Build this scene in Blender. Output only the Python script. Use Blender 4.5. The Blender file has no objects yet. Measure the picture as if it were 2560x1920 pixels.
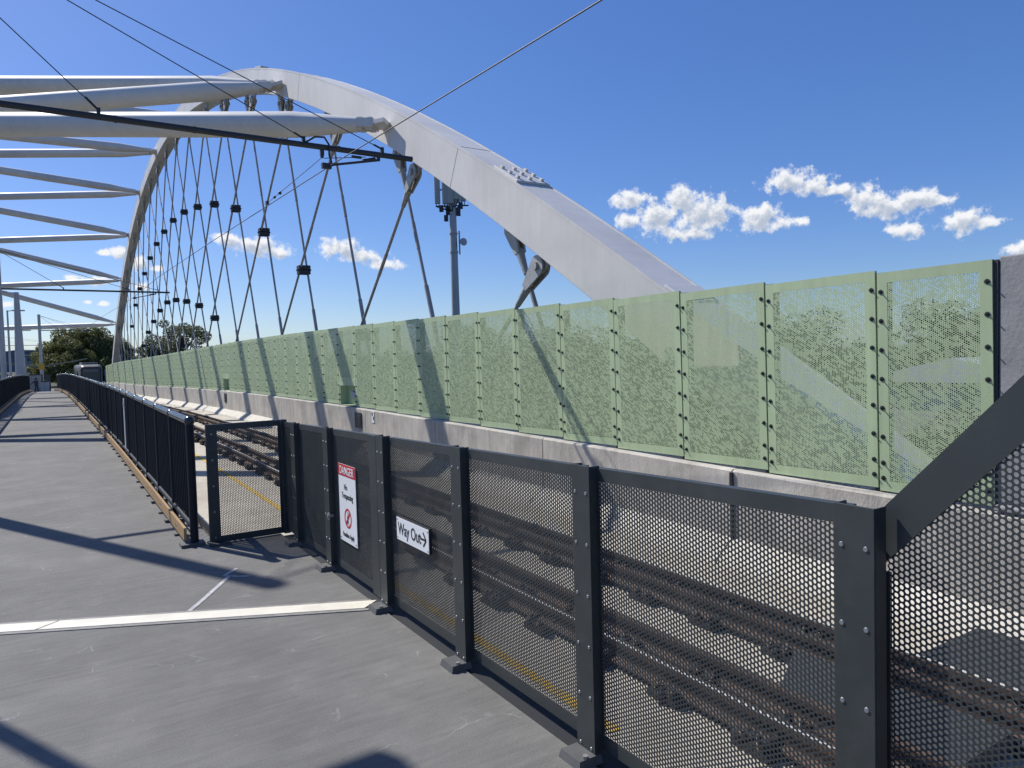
import bpy, math, random
import numpy as np
from mathutils import Vector, Matrix
random.seed(7); R = math.radians
S = bpy.context.scene; COL = S.collection

# ------------------------------------------------------------------ camera
cam = bpy.data.cameras.new("camera"); co = bpy.data.objects.new("camera", cam); COL.objects.link(co); S.camera = co
cam.sensor_fit = 'HORIZONTAL'; cam.sensor_width = 36; cam.lens = 25.3125; cam.clip_start = .05; cam.clip_end = 9000
RT = Vector((.84297655, -.537274, -.02696649)); UP = Vector((.0452355, .02084494, .99875885)); FW = Vector((.53604505, .84315013, -.04187565))
m = Matrix((RT, UP, -FW)).transposed().to_4x4(); m.translation = (0, 0, 1.65); co.matrix_world = m

# ------------------------------------------------------------------ sun, sky, exposure
SUN = Vector((-.295, .62, .725)).normalized()
SUN_STRENGTH, SKY_STRENGTH = 4.2, .10
L = bpy.data.lights.new("sun", 'SUN'); L.energy = SUN_STRENGTH; L.angle = R(.53); L.color = (1, .955, .88)
lo = bpy.data.objects.new("sun", L); COL.objects.link(lo); lo.rotation_euler = SUN.to_track_quat('Z', 'Y').to_euler()
S.view_settings.view_transform = 'Standard'; S.view_settings.look = 'None'; S.view_settings.exposure = .4; S.view_settings.gamma = 1
S.render.engine = 'CYCLES'; S.cycles.use_denoising = True; S.cycles.denoiser = 'OPENIMAGEDENOISE'; S.cycles.denoising_input_passes = 'RGB_ALBEDO_NORMAL'; S.cycles.denoising_prefilter = 'NONE'; S.cycles.max_bounces = 6; S.cycles.diffuse_bounces = 3
S.cycles.glossy_bounces = 2; S.cycles.transparent_max_bounces = 8

W = bpy.data.worlds.new("World"); S.world = W; W.use_nodes = True
wt = W.node_tree; wn = wt.nodes; wl = wt.links; wn.clear()
def nd(tree, typ, **kw):
    n = tree.nodes.new(typ)
    for k, v in kw.items(): setattr(n, k, v)
    return n
# clouds of the sky: azimuth, elevation (deg) and half sizes (rad) of each puff
CLOUDS = [(41.98, 11.55, 0.0307, 0.0123), (41.95, 9.99, 0.0206, 0.0118), (44.2, 10.1, 0.0351, 0.0248), (45.95, 11.29, 0.0231, 0.0217), (47.64, 10.17, 0.0432, 0.0259), (46.38, 8.71, 0.0437, 0.0093), (51.56, 9.56, 0.0311, 0.0184), (53.02, 9.06, 0.0168, 0.0118), (54.32, 9.09, 0.0139, 0.0075), (53.63, 11.96, 0.0331, 0.016), (55.19, 11.5, 0.0301, 0.0123), (56.86, 11.02, 0.0244, 0.0087), (58.61, 10.25, 0.0254, 0.0187), (60.05, 9.45, 0.0292, 0.0164), (61.59, 9.69, 0.0339, 0.0151), (62.96, 9.52, 0.0206, 0.0067), (61.21, 7.84, 0.0211, 0.0111), (64.65, 8.01, 0.0254, 0.0165), (65.94, 7.79, 0.0188, 0.0083), (67.64, 5.86, 0.0173, 0.0099), (11.35, 8.87, 0.024, 0.0091), (13.28, 8.49, 0.0379, 0.0141), (14.68, 8.08, 0.0191, 0.0087), (19.38, 8.43, 0.0279, 0.014), (21.02, 7.83, 0.0338, 0.0113), (22.83, 7.16, 0.0255, 0.0074), (4.29, 7.77, 0.0152, 0.0086), (3.36, 7.68, 0.0095, 0.0045), (5.37, 7.13, 0.0128, 0.0102), (6.62, 6.69, 0.0093, 0.0047), (1.34, 5.91, 0.0119, 0.0054), (2.87, 5.77, 0.0151, 0.0055), (5.42, 5.41, 0.0113, 0.0067), (2.16, 4.32, 0.0065, 0.003), (3.16, 4.22, 0.0071, 0.0035), (-2.51, 4.11, 0.0104, 0.0047)]
def cloud_group():
    g = bpy.data.node_groups.new("cloud_density", 'ShaderNodeTree')
    g.interface.new_socket("dir", in_out='INPUT', socket_type='NodeSocketVector')
    g.interface.new_socket("F", in_out='OUTPUT', socket_type='NodeSocketFloat')
    gi = g.nodes.new('NodeGroupInput'); go = g.nodes.new('NodeGroupOutput'); lk = g.links
    prev = None
    for az, el, a, b in CLOUDS:
        az, el = R(az), R(el)
        c = Vector((math.sin(az)*math.cos(el), math.cos(az)*math.cos(el), math.sin(el)))
        r = Vector((math.cos(az), -math.sin(az), 0)); u = r.cross(c); 
        # direction minus centre, scaled: squared length on the two axes
        s = nd(g, 'ShaderNodeVectorMath', operation='SUBTRACT'); lk.new(gi.outputs[0], s.inputs[0]); s.inputs[1].default_value = c
        x = nd(g, 'ShaderNodeVectorMath', operation='DOT_PRODUCT'); lk.new(s.outputs[0], x.inputs[0]); x.inputs[1].default_value = r/a
        y = nd(g, 'ShaderNodeVectorMath', operation='DOT_PRODUCT'); lk.new(s.outputs[0], y.inputs[0]); y.inputs[1].default_value = u/b
        w = nd(g, 'ShaderNodeVectorMath', operation='DOT_PRODUCT'); lk.new(s.outputs[0], w.inputs[0]); w.inputs[1].default_value = c/a
        q = nd(g, 'ShaderNodeCombineXYZ'); lk.new(x.outputs['Value'], q.inputs[0]); lk.new(y.outputs['Value'], q.inputs[1]); lk.new(w.outputs['Value'], q.inputs[2])
        l2 = nd(g, 'ShaderNodeVectorMath', operation='LENGTH'); lk.new(q.outputs[0], l2.inputs[0])
        if prev is None: prev = l2.outputs['Value']
        else:
            mx = nd(g, 'ShaderNodeMath', operation='SMOOTH_MIN'); mx.inputs[2].default_value = .35
            lk.new(prev, mx.inputs[0]); lk.new(l2.outputs['Value'], mx.inputs[1]); prev = mx.outputs[0]
    n1 = nd(g, 'ShaderNodeTexNoise'); n1.inputs['Scale'].default_value = 78; n1.inputs['Detail'].default_value = 8; n1.inputs['Roughness'].default_value = .62
    lk.new(gi.outputs[0], n1.inputs['Vector'])
    ma = nd(g, 'ShaderNodeMath', operation='MULTIPLY_ADD'); lk.new(n1.outputs['Fac'], ma.inputs[0]); ma.inputs[1].default_value = 2.5; ma.inputs[2].default_value = -.33
    f = nd(g, 'ShaderNodeMath', operation='SUBTRACT'); lk.new(ma.outputs[0], f.inputs[0]); lk.new(prev, f.inputs[1])
    lk.new(f.outputs[0], go.inputs[0]); return g
CG = cloud_group()
tc = nd(wt, 'ShaderNodeTexCoord')
sky = nd(wt, 'ShaderNodeTexSky', sky_type='NISHITA', sun_disc=False)
sky.sun_elevation = math.asin(SUN.z); sky.sun_rotation = math.atan2(SUN.x, SUN.y); sky.air_density = 1.0; sky.dust_density = 1.1; sky.ozone_density = 4.5; sky.altitude = 900
hs = nd(wt, 'ShaderNodeHueSaturation'); hs.inputs['Saturation'].default_value = 1.2; hs.inputs['Hue'].default_value = .514; wl.new(sky.outputs[0], hs.inputs['Color'])
f0 = nd(wt, 'ShaderNodeGroup'); f0.node_tree = CG; wl.new(tc.outputs['Generated'], f0.inputs[0])
sh = nd(wt, 'ShaderNodeVectorMath', operation='ADD'); wl.new(tc.outputs['Generated'], sh.inputs[0]); sh.inputs[1].default_value = (-.004, .002, .0075)
f1 = nd(wt, 'ShaderNodeGroup'); f1.node_tree = CG; wl.new(sh.outputs[0], f1.inputs[0])
al = nd(wt, 'ShaderNodeMapRange', interpolation_type='SMOOTHSTEP'); wl.new(f0.outputs[0], al.inputs['Value']); al.inputs['From Min'].default_value = -.18; al.inputs['From Max'].default_value = .5
ti = nd(wt, 'ShaderNodeMapRange', interpolation_type='SMOOTHSTEP'); wl.new(f1.outputs[0], ti.inputs['Value']); ti.inputs['From Min'].default_value = -.1; ti.inputs['From Max'].default_value = .85
cc = nd(wt, 'ShaderNodeMixRGB'); wl.new(ti.outputs[0], cc.inputs[0]); cc.inputs[1].default_value = (.70/SKY_STRENGTH, .71/SKY_STRENGTH, .73/SKY_STRENGTH, 1); cc.inputs[2].default_value = (.36/SKY_STRENGTH, .41/SKY_STRENGTH, .50/SKY_STRENGTH, 1)
sm = nd(wt, 'ShaderNodeMixRGB'); sm.inputs[0].default_value = .30; wl.new(hs.outputs[0], sm.inputs[1]); sm.inputs[2].default_value = (.80, 2.05, 5.1, 1)
mxs = nd(wt, 'ShaderNodeMixRGB'); wl.new(al.outputs[0], mxs.inputs[0]); wl.new(sm.outputs[0], mxs.inputs[1]); wl.new(cc.outputs[0], mxs.inputs[2])
bg = nd(wt, 'ShaderNodeBackground'); bg.inputs[1].default_value = SKY_STRENGTH; wl.new(mxs.outputs[0], bg.inputs[0])
wo = nd(wt, 'ShaderNodeOutputWorld'); wl.new(bg.outputs[0], wo.inputs[0])

# ------------------------------------------------------------------ materials
def mat(name, col, rough=.6, metal=0, var=0, scale=4, stretch=(1, 1, 1), bump=0, bscale=30, dirt=None, dscale=1.5, damt=.5, spec=.5, emit=None, rot=0, fine=0):
    m = bpy.data.materials.new(name); m.use_nodes = True; t = m.node_tree; b = t.nodes['Principled BSDF']
    b.inputs['Base Color'].default_value = (*col, 1); b.inputs['Roughness'].default_value = rough; b.inputs['Metallic'].default_value = metal
    b.inputs['Specular IOR Level'].default_value = spec
    if emit: b.inputs['Emission Color'].default_value = (*emit[0], 1); b.inputs['Emission Strength'].default_value = emit[1]
    if not (var or bump or dirt): return m
    tc = nd(t, 'ShaderNodeTexCoord'); mp = nd(t, 'ShaderNodeMapping'); mp.inputs['Scale'].default_value = stretch; mp.inputs['Rotation'].default_value = (0, 0, rot)
    t.links.new(tc.outputs['Object'], mp.inputs[0]); out = None
    if var:
        n = nd(t, 'ShaderNodeTexNoise'); n.inputs['Scale'].default_value = scale; n.inputs['Detail'].default_value = 6; n.inputs['Roughness'].default_value = .65
        t.links.new(mp.outputs[0], n.inputs['Vector'])
        mr = nd(t, 'ShaderNodeMapRange'); mr.inputs['From Min'].default_value = .3; mr.inputs['From Max'].default_value = .7; mr.inputs['To Min'].default_value = 1-var; mr.inputs['To Max'].default_value = 1+var
        t.links.new(n.outputs['Fac'], mr.inputs['Value'])
        mu = nd(t, 'ShaderNodeMixRGB', blend_type='MULTIPLY'); mu.inputs[0].default_value = 1; mu.inputs[1].default_value = (*col, 1); t.links.new(mr.outputs[0], mu.inputs[2]); out = mu.outputs[0]
    if dirt:
        n = nd(t, 'ShaderNodeTexNoise'); n.inputs['Scale'].default_value = dscale; n.inputs['Detail'].default_value = 8; n.inputs['Roughness'].default_value = .7
        t.links.new(tc.outputs['Object'], n.inputs['Vector'])
        mr = nd(t, 'ShaderNodeMapRange'); mr.inputs['From Min'].default_value = .48; mr.inputs['From Max'].default_value = .72; mr.inputs['To Max'].default_value = damt
        t.links.new(n.outputs['Fac'], mr.inputs['Value'])
        mx = nd(t, 'ShaderNodeMixRGB'); t.links.new(mr.outputs[0], mx.inputs[0]); mx.inputs[2].default_value = (*dirt, 1)
        if out: t.links.new(out, mx.inputs[1])
        else: mx.inputs[1].default_value = (*col, 1)
        out = mx.outputs[0]
    if out: t.links.new(out, b.inputs['Base Color'])
    if bump:
        n = nd(t, 'ShaderNodeTexNoise'); n.inputs['Scale'].default_value = bscale; n.inputs['Detail'].default_value = 4; t.links.new(mp.outputs[0], n.inputs['Vector'])
        bp = nd(t, 'ShaderNodeBump'); bp.inputs['Strength'].default_value = bump; bp.inputs['Distance'].default_value = .02
        t.links.new(n.outputs['Fac'], bp.inputs['Height']); t.links.new(bp.outputs[0], b.inputs['Normal'])
    return m
M = dict(
 white=mat('white_paint', (.64, .625, .595), .5, var=.05, scale=.8, dirt=(.43, .415, .385), dscale=.45, damt=.4),
 groove=mat('weld_seam', (.25, .26, .28), .6),
 galv=mat('galvanised_steel', (.36, .37, .37), .5, .15, var=.18, scale=8),
 rod=mat('hanger_rod', (.34, .33, .315), .5, .05, var=.12, scale=3),
 clamp=mat('black_clamp', (.02, .021, .023), .5),
 green=mat('sage_green_powder_coat', (.41, .505, .305), .5, var=.05, scale=1.2),
 bolt=mat('dark_bolt', (.05, .055, .06), .4, .6),
 post=mat('dark_wall_post', (.03, .033, .037), .6),
 conc=mat('barrier_concrete', (.47, .44, .39), .85, var=.18, scale=2.2, stretch=(1, 1, .5), bump=.25, bscale=40, dirt=(.17, .155, .13), dscale=1.3, damt=.55),
 pale=mat('pale_concrete', (.55, .52, .45), .85, var=.12, scale=3, bump=.2, bscale=60, dirt=(.34, .31, .26), dscale=2.0, damt=.45),
 bed=mat('trackbed_concrete', (.46, .42, .35), .9, var=.15, scale=2.5, bump=.3, bscale=50, dirt=(.28, .235, .17), dscale=1.1, damt=.5),
 grey=mat('grey_concrete', (.25, .25, .25), .85, var=.18, scale=3, bump=.2, dirt=(.30, .31, .34), dscale=.9, damt=.6),
 deck=None,
 char=mat('charcoal_powder_coat', (.034, .040, .041), .45, var=.15, scale=2.0, dirt=(.075, .078, .078), dscale=6, damt=.4),
 plinth=mat('post_plinth', (.085, .086, .088), .7, var=.2, scale=9),
 rivet=mat('steel_rivet', (.30, .31, .32), .4, .6),
 navy=mat('dark_navy_rail_paint', (.010, .013, .019), .55, spec=.25, var=.15, scale=5),
 rail_top=mat('handrail_paint', (.02, .024, .031), .22, spec=.6),
 tan=mat('tan_kick_rail', (.36, .225, .10), .5, var=.18, scale=3, stretch=(1, .15, 1)),
 rust=mat('rusty_rail', (.085, .060, .047), .7, .2, var=.35, scale=6, dirt=(.16, .07, .03), dscale=3, damt=.5),
 shine=mat('worn_rail_head', (.75, .74, .72), .38, .5),
 rubber=mat('black_rail_pad', (.025, .025, .027), .8, var=.3, scale=8),
 clip=mat('rail_clip', (.16, .13, .11), .6, .5, var=.4, scale=20, dirt=(.35, .13, .04), dscale=9, damt=.6),
 panel=mat('dark_rubber_panel', (.04, .045, .05), .8, var=.2, scale=12),
 yellow=mat('yellow_line', (.55, .36, .05), .8, var=.25, scale=9),
 signwhite=mat('sign_white', (.78, .79, .80), .35),
 signred=mat('sign_red', (.52, .02, .03), .4),
 signblack=mat('sign_black', (.015, .015, .018), .4),
 joint=mat('joint_plate', (.72, .68, .57), .5, var=.07, scale=5, dirt=(.5, .47, .4), dscale=4, damt=.4),
 jointedge=mat('joint_edge', (.22, .21, .195), .7, var=.25, scale=12),
 chalk=mat('white_chalk', (.42, .42, .42), .9, var=.3, scale=14),
 wire=mat('dark_wire', (.02, .022, .026), .5),
 mast=mat('grey_mast', (.40, .40, .405), .5, .2, var=.08, scale=1),
 dark=mat('dark_fitting', (.03, .034, .042), .45, .2),
 tram=mat('tram_grey', (.055, .058, .06), .5), tramglass=mat('tram_glass', (.045, .065, .075), .3, spec=.4),
 tramyel=mat('tram_yellow', (.35, .27, .05), .4), tramroof=mat('tram_roof', (.16, .17, .18), .5),
 lamp=mat('lit_headlamp', (1, .93, .75), .3, emit=((1, .9, .7), 3)),
 tarp=mat('blue_tarp', (.045, .10, .36), .55, var=.2, scale=2), sheet_shade=mat('black_sheet_and_shade', (.012, .013, .015), .8),  # black serves the hoarding sheet and the painted shade beside the deck
 roof=mat('canopy_roof', (.16, .165, .13), .6), wall=mat('shelter_wall', (.12, .125, .13), .7),
 bldg=mat('grey_building', (.33, .34, .34), .7), band=mat('building_band', (.10, .115, .13), .6), yelbox=mat('yellow_box', (.45, .28, .03), .5),
 cab=mat('pale_cabinet', (.42, .44, .47), .5, var=.05), figure=mat('poster_ink', (.03, .03, .035), .6),
 poster=mat('poster_paper', (.24, .245, .25), .5, var=.3, scale=3),
 bark=mat('bark', (.09, .07, .055), .9, var=.3, scale=6),
 antenna=mat('antenna_panel', (.40, .41, .37), .5),
 soil=mat('ground', (.035, .04, .022), .95, var=.4, scale=.05, dirt=(.09, .075, .045), dscale=.02, damt=.6),
 sand=mat('sandy_bank', (.34, .27, .14), .95, var=.2, scale=.3),
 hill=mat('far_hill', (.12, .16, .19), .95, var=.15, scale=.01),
 road=mat('asphalt', (.06, .06, .062), .9, var=.2, scale=3),
)
def vary(m, amt, streak):
    t = m.node_tree; b = t.nodes['Principled BSDF']; src = b.inputs['Base Color'].links[0].from_socket
    oi = nd(t, 'ShaderNodeObjectInfo'); r = nd(t, 'ShaderNodeMapRange'); t.links.new(oi.outputs['Random'], r.inputs['Value']); r.inputs['To Min'].default_value = 1-amt; r.inputs['To Max'].default_value = 1+amt
    tc = nd(t, 'ShaderNodeTexCoord'); mp = nd(t, 'ShaderNodeMapping'); mp.inputs['Scale'].default_value = (1, 9, .7); t.links.new(tc.outputs['Object'], mp.inputs[0])
    n = nd(t, 'ShaderNodeTexNoise', noise_dimensions='4D'); n.inputs['Scale'].default_value = 1.3; n.inputs['Detail'].default_value = 6; t.links.new(mp.outputs[0], n.inputs['Vector'])
    w = nd(t, 'ShaderNodeMath', operation='MULTIPLY'); t.links.new(oi.outputs['Random'], w.inputs[0]); w.inputs[1].default_value = 40; t.links.new(w.outputs[0], n.inputs['W'])
    r2 = nd(t, 'ShaderNodeMapRange'); t.links.new(n.outputs['Fac'], r2.inputs['Value']); r2.inputs['From Min'].default_value = .35; r2.inputs['From Max'].default_value = .7; r2.inputs['To Min'].default_value = 1; r2.inputs['To Max'].default_value = 1-streak
    mu = nd(t, 'ShaderNodeMath', operation='MULTIPLY'); t.links.new(r.outputs[0], mu.inputs[0]); t.links.new(r2.outputs[0], mu.inputs[1])
    mx = nd(t, 'ShaderNodeMixRGB', blend_type='MULTIPLY'); mx.inputs[0].default_value = 1; t.links.new(src, mx.inputs[1]); t.links.new(mu.outputs[0], mx.inputs[2]); t.links.new(mx.outputs[0], b.inputs['Base Color'])
vary(M['green'], .05, .14); vary(M['conc'], .07, .22); vary(M['white'], .02, .06)
def leaf_mat(name, c1, c2):
    m = bpy.data.materials.new(name); m.use_nodes = True; t = m.node_tree; b = t.nodes['Principled BSDF']; b.inputs['Roughness'].default_value = .6
    tc = nd(t, 'ShaderNodeTexCoord'); n = nd(t, 'ShaderNodeTexNoise'); n.inputs['Scale'].default_value = .9; n.inputs['Detail'].default_value = 5
    t.links.new(tc.outputs['Object'], n.inputs['Vector']); r = nd(t, 'ShaderNodeMapRange'); r.inputs['From Min'].default_value = .35; r.inputs['From Max'].default_value = .65
    t.links.new(n.outputs['Fac'], r.inputs['Value']); mx = nd(t, 'ShaderNodeMixRGB'); t.links.new(r.outputs[0], mx.inputs[0]); mx.inputs[1].default_value = (*c1, 1); mx.inputs[2].default_value = (*c2, 1)
    t.links.new(mx.outputs[0], b.inputs['Base Color'])
    tr = nd(t, 'ShaderNodeBsdfTranslucent'); t.links.new(mx.outputs[0], tr.inputs[0]); ms = nd(t, 'ShaderNodeMixShader'); ms.inputs[0].default_value = .45
    t.links.new(b.outputs[0], ms.inputs[1]); t.links.new(tr.outputs[0], ms.inputs[2]); t.links.new(ms.outputs[0], t.nodes['Material Output'].inputs[0]); return m
M['leaf'] = leaf_mat('fig_leaves', (.085, .105, .032), (.18, .185, .065))
M['leaf2'] = leaf_mat('gum_leaves', (.085, .105, .045), (.16, .17, .08))
M['leaf3'] = leaf_mat('mangrove_leaves', (.016, .026, .010), (.04, .05, .018))
def deck_mat():
    m = mat('footpath_coating', (.148, .145, .138), .82, spec=.3, var=.13, scale=5, stretch=(.5, 5, 1), rot=R(-25.5), bump=.18, bscale=40, dirt=(.23, .225, .21), dscale=2.2, damt=.42)
    t = m.node_tree; b = t.nodes['Principled BSDF']; src = b.inputs['Base Color'].links[0].from_socket
    tc = nd(t, 'ShaderNodeTexCoord')
    # scattered pale scuffs and chips
    v = nd(t, 'ShaderNodeTexVoronoi', feature='DISTANCE_TO_EDGE'); v.inputs['Scale'].default_value = 1.7
    w = nd(t, 'ShaderNodeTexNoise'); w.inputs['Scale'].default_value = 3; w.inputs['Detail'].default_value = 5; t.links.new(tc.outputs['Object'], w.inputs['Vector'])
    ad = nd(t, 'ShaderNodeMixRGB', blend_type='ADD'); ad.inputs[0].default_value = .55; t.links.new(tc.outputs['Object'], ad.inputs[1]); t.links.new(w.outputs['Color'], ad.inputs[2]); t.links.new(ad.outputs[0], v.inputs['Vector'])
    r = nd(t, 'ShaderNodeMapRange'); t.links.new(v.outputs['Distance'], r.inputs['Value']); r.inputs['From Min'].default_value = .0; r.inputs['From Max'].default_value = .012; r.inputs['To Min'].default_value = 1; r.inputs['To Max'].default_value = 0
    n2 = nd(t, 'ShaderNodeTexNoise'); n2.inputs['Scale'].default_value = 4.5; n2.inputs['Detail'].default_value = 4; t.links.new(tc.outputs['Object'], n2.inputs['Vector'])
    r2 = nd(t, 'ShaderNodeMapRange'); t.links.new(n2.outputs['Fac'], r2.inputs['Value']); r2.inputs['From Min'].default_value = .56; r2.inputs['From Max'].default_value = .66
    mu = nd(t, 'ShaderNodeMath', operation='MULTIPLY'); t.links.new(r.outputs[0], mu.inputs[0]); t.links.new(r2.outputs[0], mu.inputs[1])
    v2 = nd(t, 'ShaderNodeTexVoronoi'); v2.inputs['Scale'].default_value = 7; t.links.new(tc.outputs['Object'], v2.inputs['Vector'])
    r3 = nd(t, 'ShaderNodeMapRange'); t.links.new(v2.outputs['Distance'], r3.inputs['Value']); r3.inputs['From Min'].default_value = .05; r3.inputs['From Max'].default_value = .09; r3.inputs['To Min'].default_value = .8; r3.inputs['To Max'].default_value = 0
    n3 = nd(t, 'ShaderNodeTexNoise'); n3.inputs['Scale'].default_value = 1.3; t.links.new(tc.outputs['Object'], n3.inputs['Vector'])
    r4 = nd(t, 'ShaderNodeMapRange'); t.links.new(n3.outputs['Fac'], r4.inputs['Value']); r4.inputs['From Min'].default_value = .55; r4.inputs['From Max'].default_value = .62
    mu2 = nd(t, 'ShaderNodeMath', operation='MULTIPLY'); t.links.new(r3.outputs[0], mu2.inputs[0]); t.links.new(r4.outputs[0], mu2.inputs[1])
    mm = nd(t, 'ShaderNodeMath', operation='MAXIMUM'); t.links.new(mu.outputs[0], mm.inputs[0]); t.links.new(mu2.outputs[0], mm.inputs[1])
    mf = nd(t, 'ShaderNodeMath', operation='MULTIPLY'); t.links.new(mm.outputs[0], mf.inputs[0]); mf.inputs[1].default_value = .5
    mx = nd(t, 'ShaderNodeMixRGB'); t.links.new(mf.outputs[0], mx.inputs[0]); t.links.new(src, mx.inputs[1]); mx.inputs[2].default_value = (.36, .36, .35, 1)
    n5 = nd(t, 'ShaderNodeTexNoise'); n5.inputs['Scale'].default_value = 160; n5.inputs['Detail'].default_value = 3; t.links.new(tc.outputs['Object'], n5.inputs['Vector'])
    r5 = nd(t, 'ShaderNodeMapRange'); t.links.new(n5.outputs['Fac'], r5.inputs['Value']); r5.inputs['From Min'].default_value = .3; r5.inputs['From Max'].default_value = .7; r5.inputs['To Min'].default_value = .80; r5.inputs['To Max'].default_value = 1.2
    n6 = nd(t, 'ShaderNodeTexNoise'); n6.inputs['Scale'].default_value = .9; n6.inputs['Detail'].default_value = 7; n6.inputs['Roughness'].default_value = .7; t.links.new(tc.outputs['Object'], n6.inputs['Vector'])
    r6 = nd(t, 'ShaderNodeMapRange'); t.links.new(n6.outputs['Fac'], r6.inputs['Value']); r6.inputs['From Min'].default_value = .35; r6.inputs['From Max'].default_value = .65; r6.inputs['To Min'].default_value = .86; r6.inputs['To Max'].default_value = 1.1
    m7 = nd(t, 'ShaderNodeMath', operation='MULTIPLY'); t.links.new(r5.outputs[0], m7.inputs[0]); t.links.new(r6.outputs[0], m7.inputs[1])
    m8 = nd(t, 'ShaderNodeMixRGB', blend_type='MULTIPLY'); m8.inputs[0].default_value = 1; t.links.new(mx.outputs[0], m8.inputs[1]); t.links.new(m7.outputs[0], m8.inputs[2])
    t.links.new(m8.outputs[0], b.inputs['Base Color']); return m
M['deck'] = deck_mat()

# ------------------------------------------------------------------ mesh helpers
def basis(d):
    d = Vector(d).normalized(); a = Vector((0, 0, 1)) if abs(d.z) < .95 else Vector((0, 1, 0))
    x = d.cross(a).normalized(); return x, x.cross(d).normalized(), d
class MB:
    def __init__(s): s.v = []; s.f = []; s.sm = []
    def add(s, vs, fs, smooth=False):
        n = len(s.v); s.v += [tuple(v) for v in vs]; s.f += [tuple(i+n for i in f) for f in fs]; s.sm += [smooth]*len(fs); return s
    def box(s, c, sz, rx=None):
        c = Vector(c); h = [q/2 for q in sz]
        A = rx or (Vector((1, 0, 0)), Vector((0, 1, 0)), Vector((0, 0, 1)))
        vs = [c + A[0]*h[0]*i + A[1]*h[1]*j + A[2]*h[2]*k for i in (-1, 1) for j in (-1, 1) for k in (-1, 1)]
        return s.add(vs, [(0, 1, 3, 2), (4, 6, 7, 5), (0, 4, 5, 1), (2, 3, 7, 6), (0, 2, 6, 4), (1, 5, 7, 3)])
    def bb(s, a, b): return s.box([(a[i]+b[i])/2 for i in range(3)], [abs(b[i]-a[i]) for i in range(3)])
    def tube(s, p, q, r0, r1=None, n=10, cap=True):
        return s.sweep([p, q], [r0, r0 if r1 is None else r1], n, cap)
    def sweep(s, pts, rs, n=10, cap=True):
        pts = [Vector(p) for p in pts]; rs = rs if hasattr(rs, '__len__') else [rs]*len(pts); vs = []; fs = []
        x, y, d = basis(pts[-1]-pts[0] if len(pts) == 2 else pts[1]-pts[0])
        for i, p in enumerate(pts):
            d = (pts[min(i+1, len(pts)-1)]-pts[max(i-1, 0)]).normalized(); x = (x - d*x.dot(d)).normalized(); y = d.cross(x)
            vs += [p + (x*math.cos(2*math.pi*k/n)+y*math.sin(2*math.pi*k/n))*rs[i] for k in range(n)]
        for i in range(len(pts)-1):
            fs += [(i*n+k, i*n+(k+1) % n, (i+1)*n+(k+1) % n, (i+1)*n+k) for k in range(n)]
        s.add(vs, fs, True)
        if cap: s.add(vs[:n], [tuple(range(n))[::-1]]); s.add(vs[-n:], [tuple(range(n))])
        return s
    def loft(s, rings, closed=False, cap=True, smooth=False):
        n = len(rings[0]); vs = [v for r in rings for v in r]; fs = []; m = len(rings)
        for i in range(m-1):
            fs += [(i*n+k, i*n+(k+1) % n, (i+1)*n+(k+1) % n, (i+1)*n+k) for k in range(n)]
        s.add(vs, fs, smooth)
        if cap: s.add(rings[0], [tuple(range(n))[::-1]]); s.add(rings[-1], [tuple(range(n))])
        return s
    def prism(s, poly, vec):
        vec = Vector(vec); return s.loft([[Vector(p) for p in poly], [Vector(p)+vec for p in poly]])
    def ball(s, c, r, nu=12, nv=8, sc=(1, 1, 1)):
        c = Vector(c); vs = []; fs = []
        for j in range(nv+1):
            th = math.pi*j/nv
            vs += [c + Vector((r*math.sin(th)*math.cos(2*math.pi*i/nu)*sc[0], r*math.sin(th)*math.sin(2*math.pi*i/nu)*sc[1], r*math.cos(th)*sc[2])) for i in range(nu)]
        for j in range(nv): fs += [(j*nu+i, (j+1)*nu+i, (j+1)*nu+(i+1) % nu, j*nu+(i+1) % nu) for i in range(nu)]
        return s.add(vs, fs, True)
    def mesh(s, name, m):
        me = bpy.data.meshes.new(name); me.from_pydata(s.v, [], s.f); me.materials.append(m)
        me.polygons.foreach_set('use_smooth', s.sm); me.update(); return me
    def build(s, name, m, parent=None, bevel=0):
        return link(name, s.mesh(name, m), parent, bevel)
def link(name, me, parent=None, bevel=0):
    o = bpy.data.objects.new(name, me); COL.objects.link(o)
    if parent:
        o.parent = parent
        if parent.type == 'EMPTY': o.matrix_parent_inverse = Matrix.Translation(-Vector(parent.location))
    if bevel:
        b = o.modifiers.new('bevel', 'BEVEL'); b.width = bevel; b.segments = 2; b.limit_method = 'ANGLE'; b.angle_limit = R(40)
    return o
def abs_loc(o): return Vector(o.location)
def tag(o, label=None, cat=None, group=None, kind=None):
    for k, v in (('label', label), ('category', cat), ('group', group), ('kind', kind)):
        if v: o[k] = v
    return o
def empty(name, loc, label, cat, group=None):
    o = bpy.data.objects.new(name, None); COL.objects.link(o); o.location = loc; o.empty_display_size = .2; return tag(o, label, cat, group)
def setting(name, mb, m, bevel=0): return tag(mb.build(name, m, None, bevel), kind='structure')
def copy_part(o, parent, loc):
    c = o.copy(); COL.objects.link(c); c.parent = parent; c.matrix_parent_inverse = Matrix(); c.location = loc; return c
def interp(tab):
    xs = np.array([a for a, b in tab], float); ys = np.array([b for a, b in tab], float)
    g = np.linspace(xs[0], xs[-1], 2000); v = np.interp(g, xs, ys); k = np.ones(61)/61
    v = np.convolve(np.pad(v, 30, mode='edge'), k, 'valid')
    return lambda t: float(np.interp(t, g, v))
cx = interp([(-20, 0), (8, 0), (16, -.05), (32, -.2), (42, -.32), (49, -.48), (59, -.76), (70, -1.0), (83, -1.1), (130, -1.1)])   # the line's gentle bend
dzw = interp([(-20, -.06), (0, -.03), (4, 0), (8.6, .06), (12, .10), (18, .15), (25, .165), (31, .14), (43, .0), (55, -.17), (83, -.47), (99, -.8), (130, -1.1)])
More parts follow.
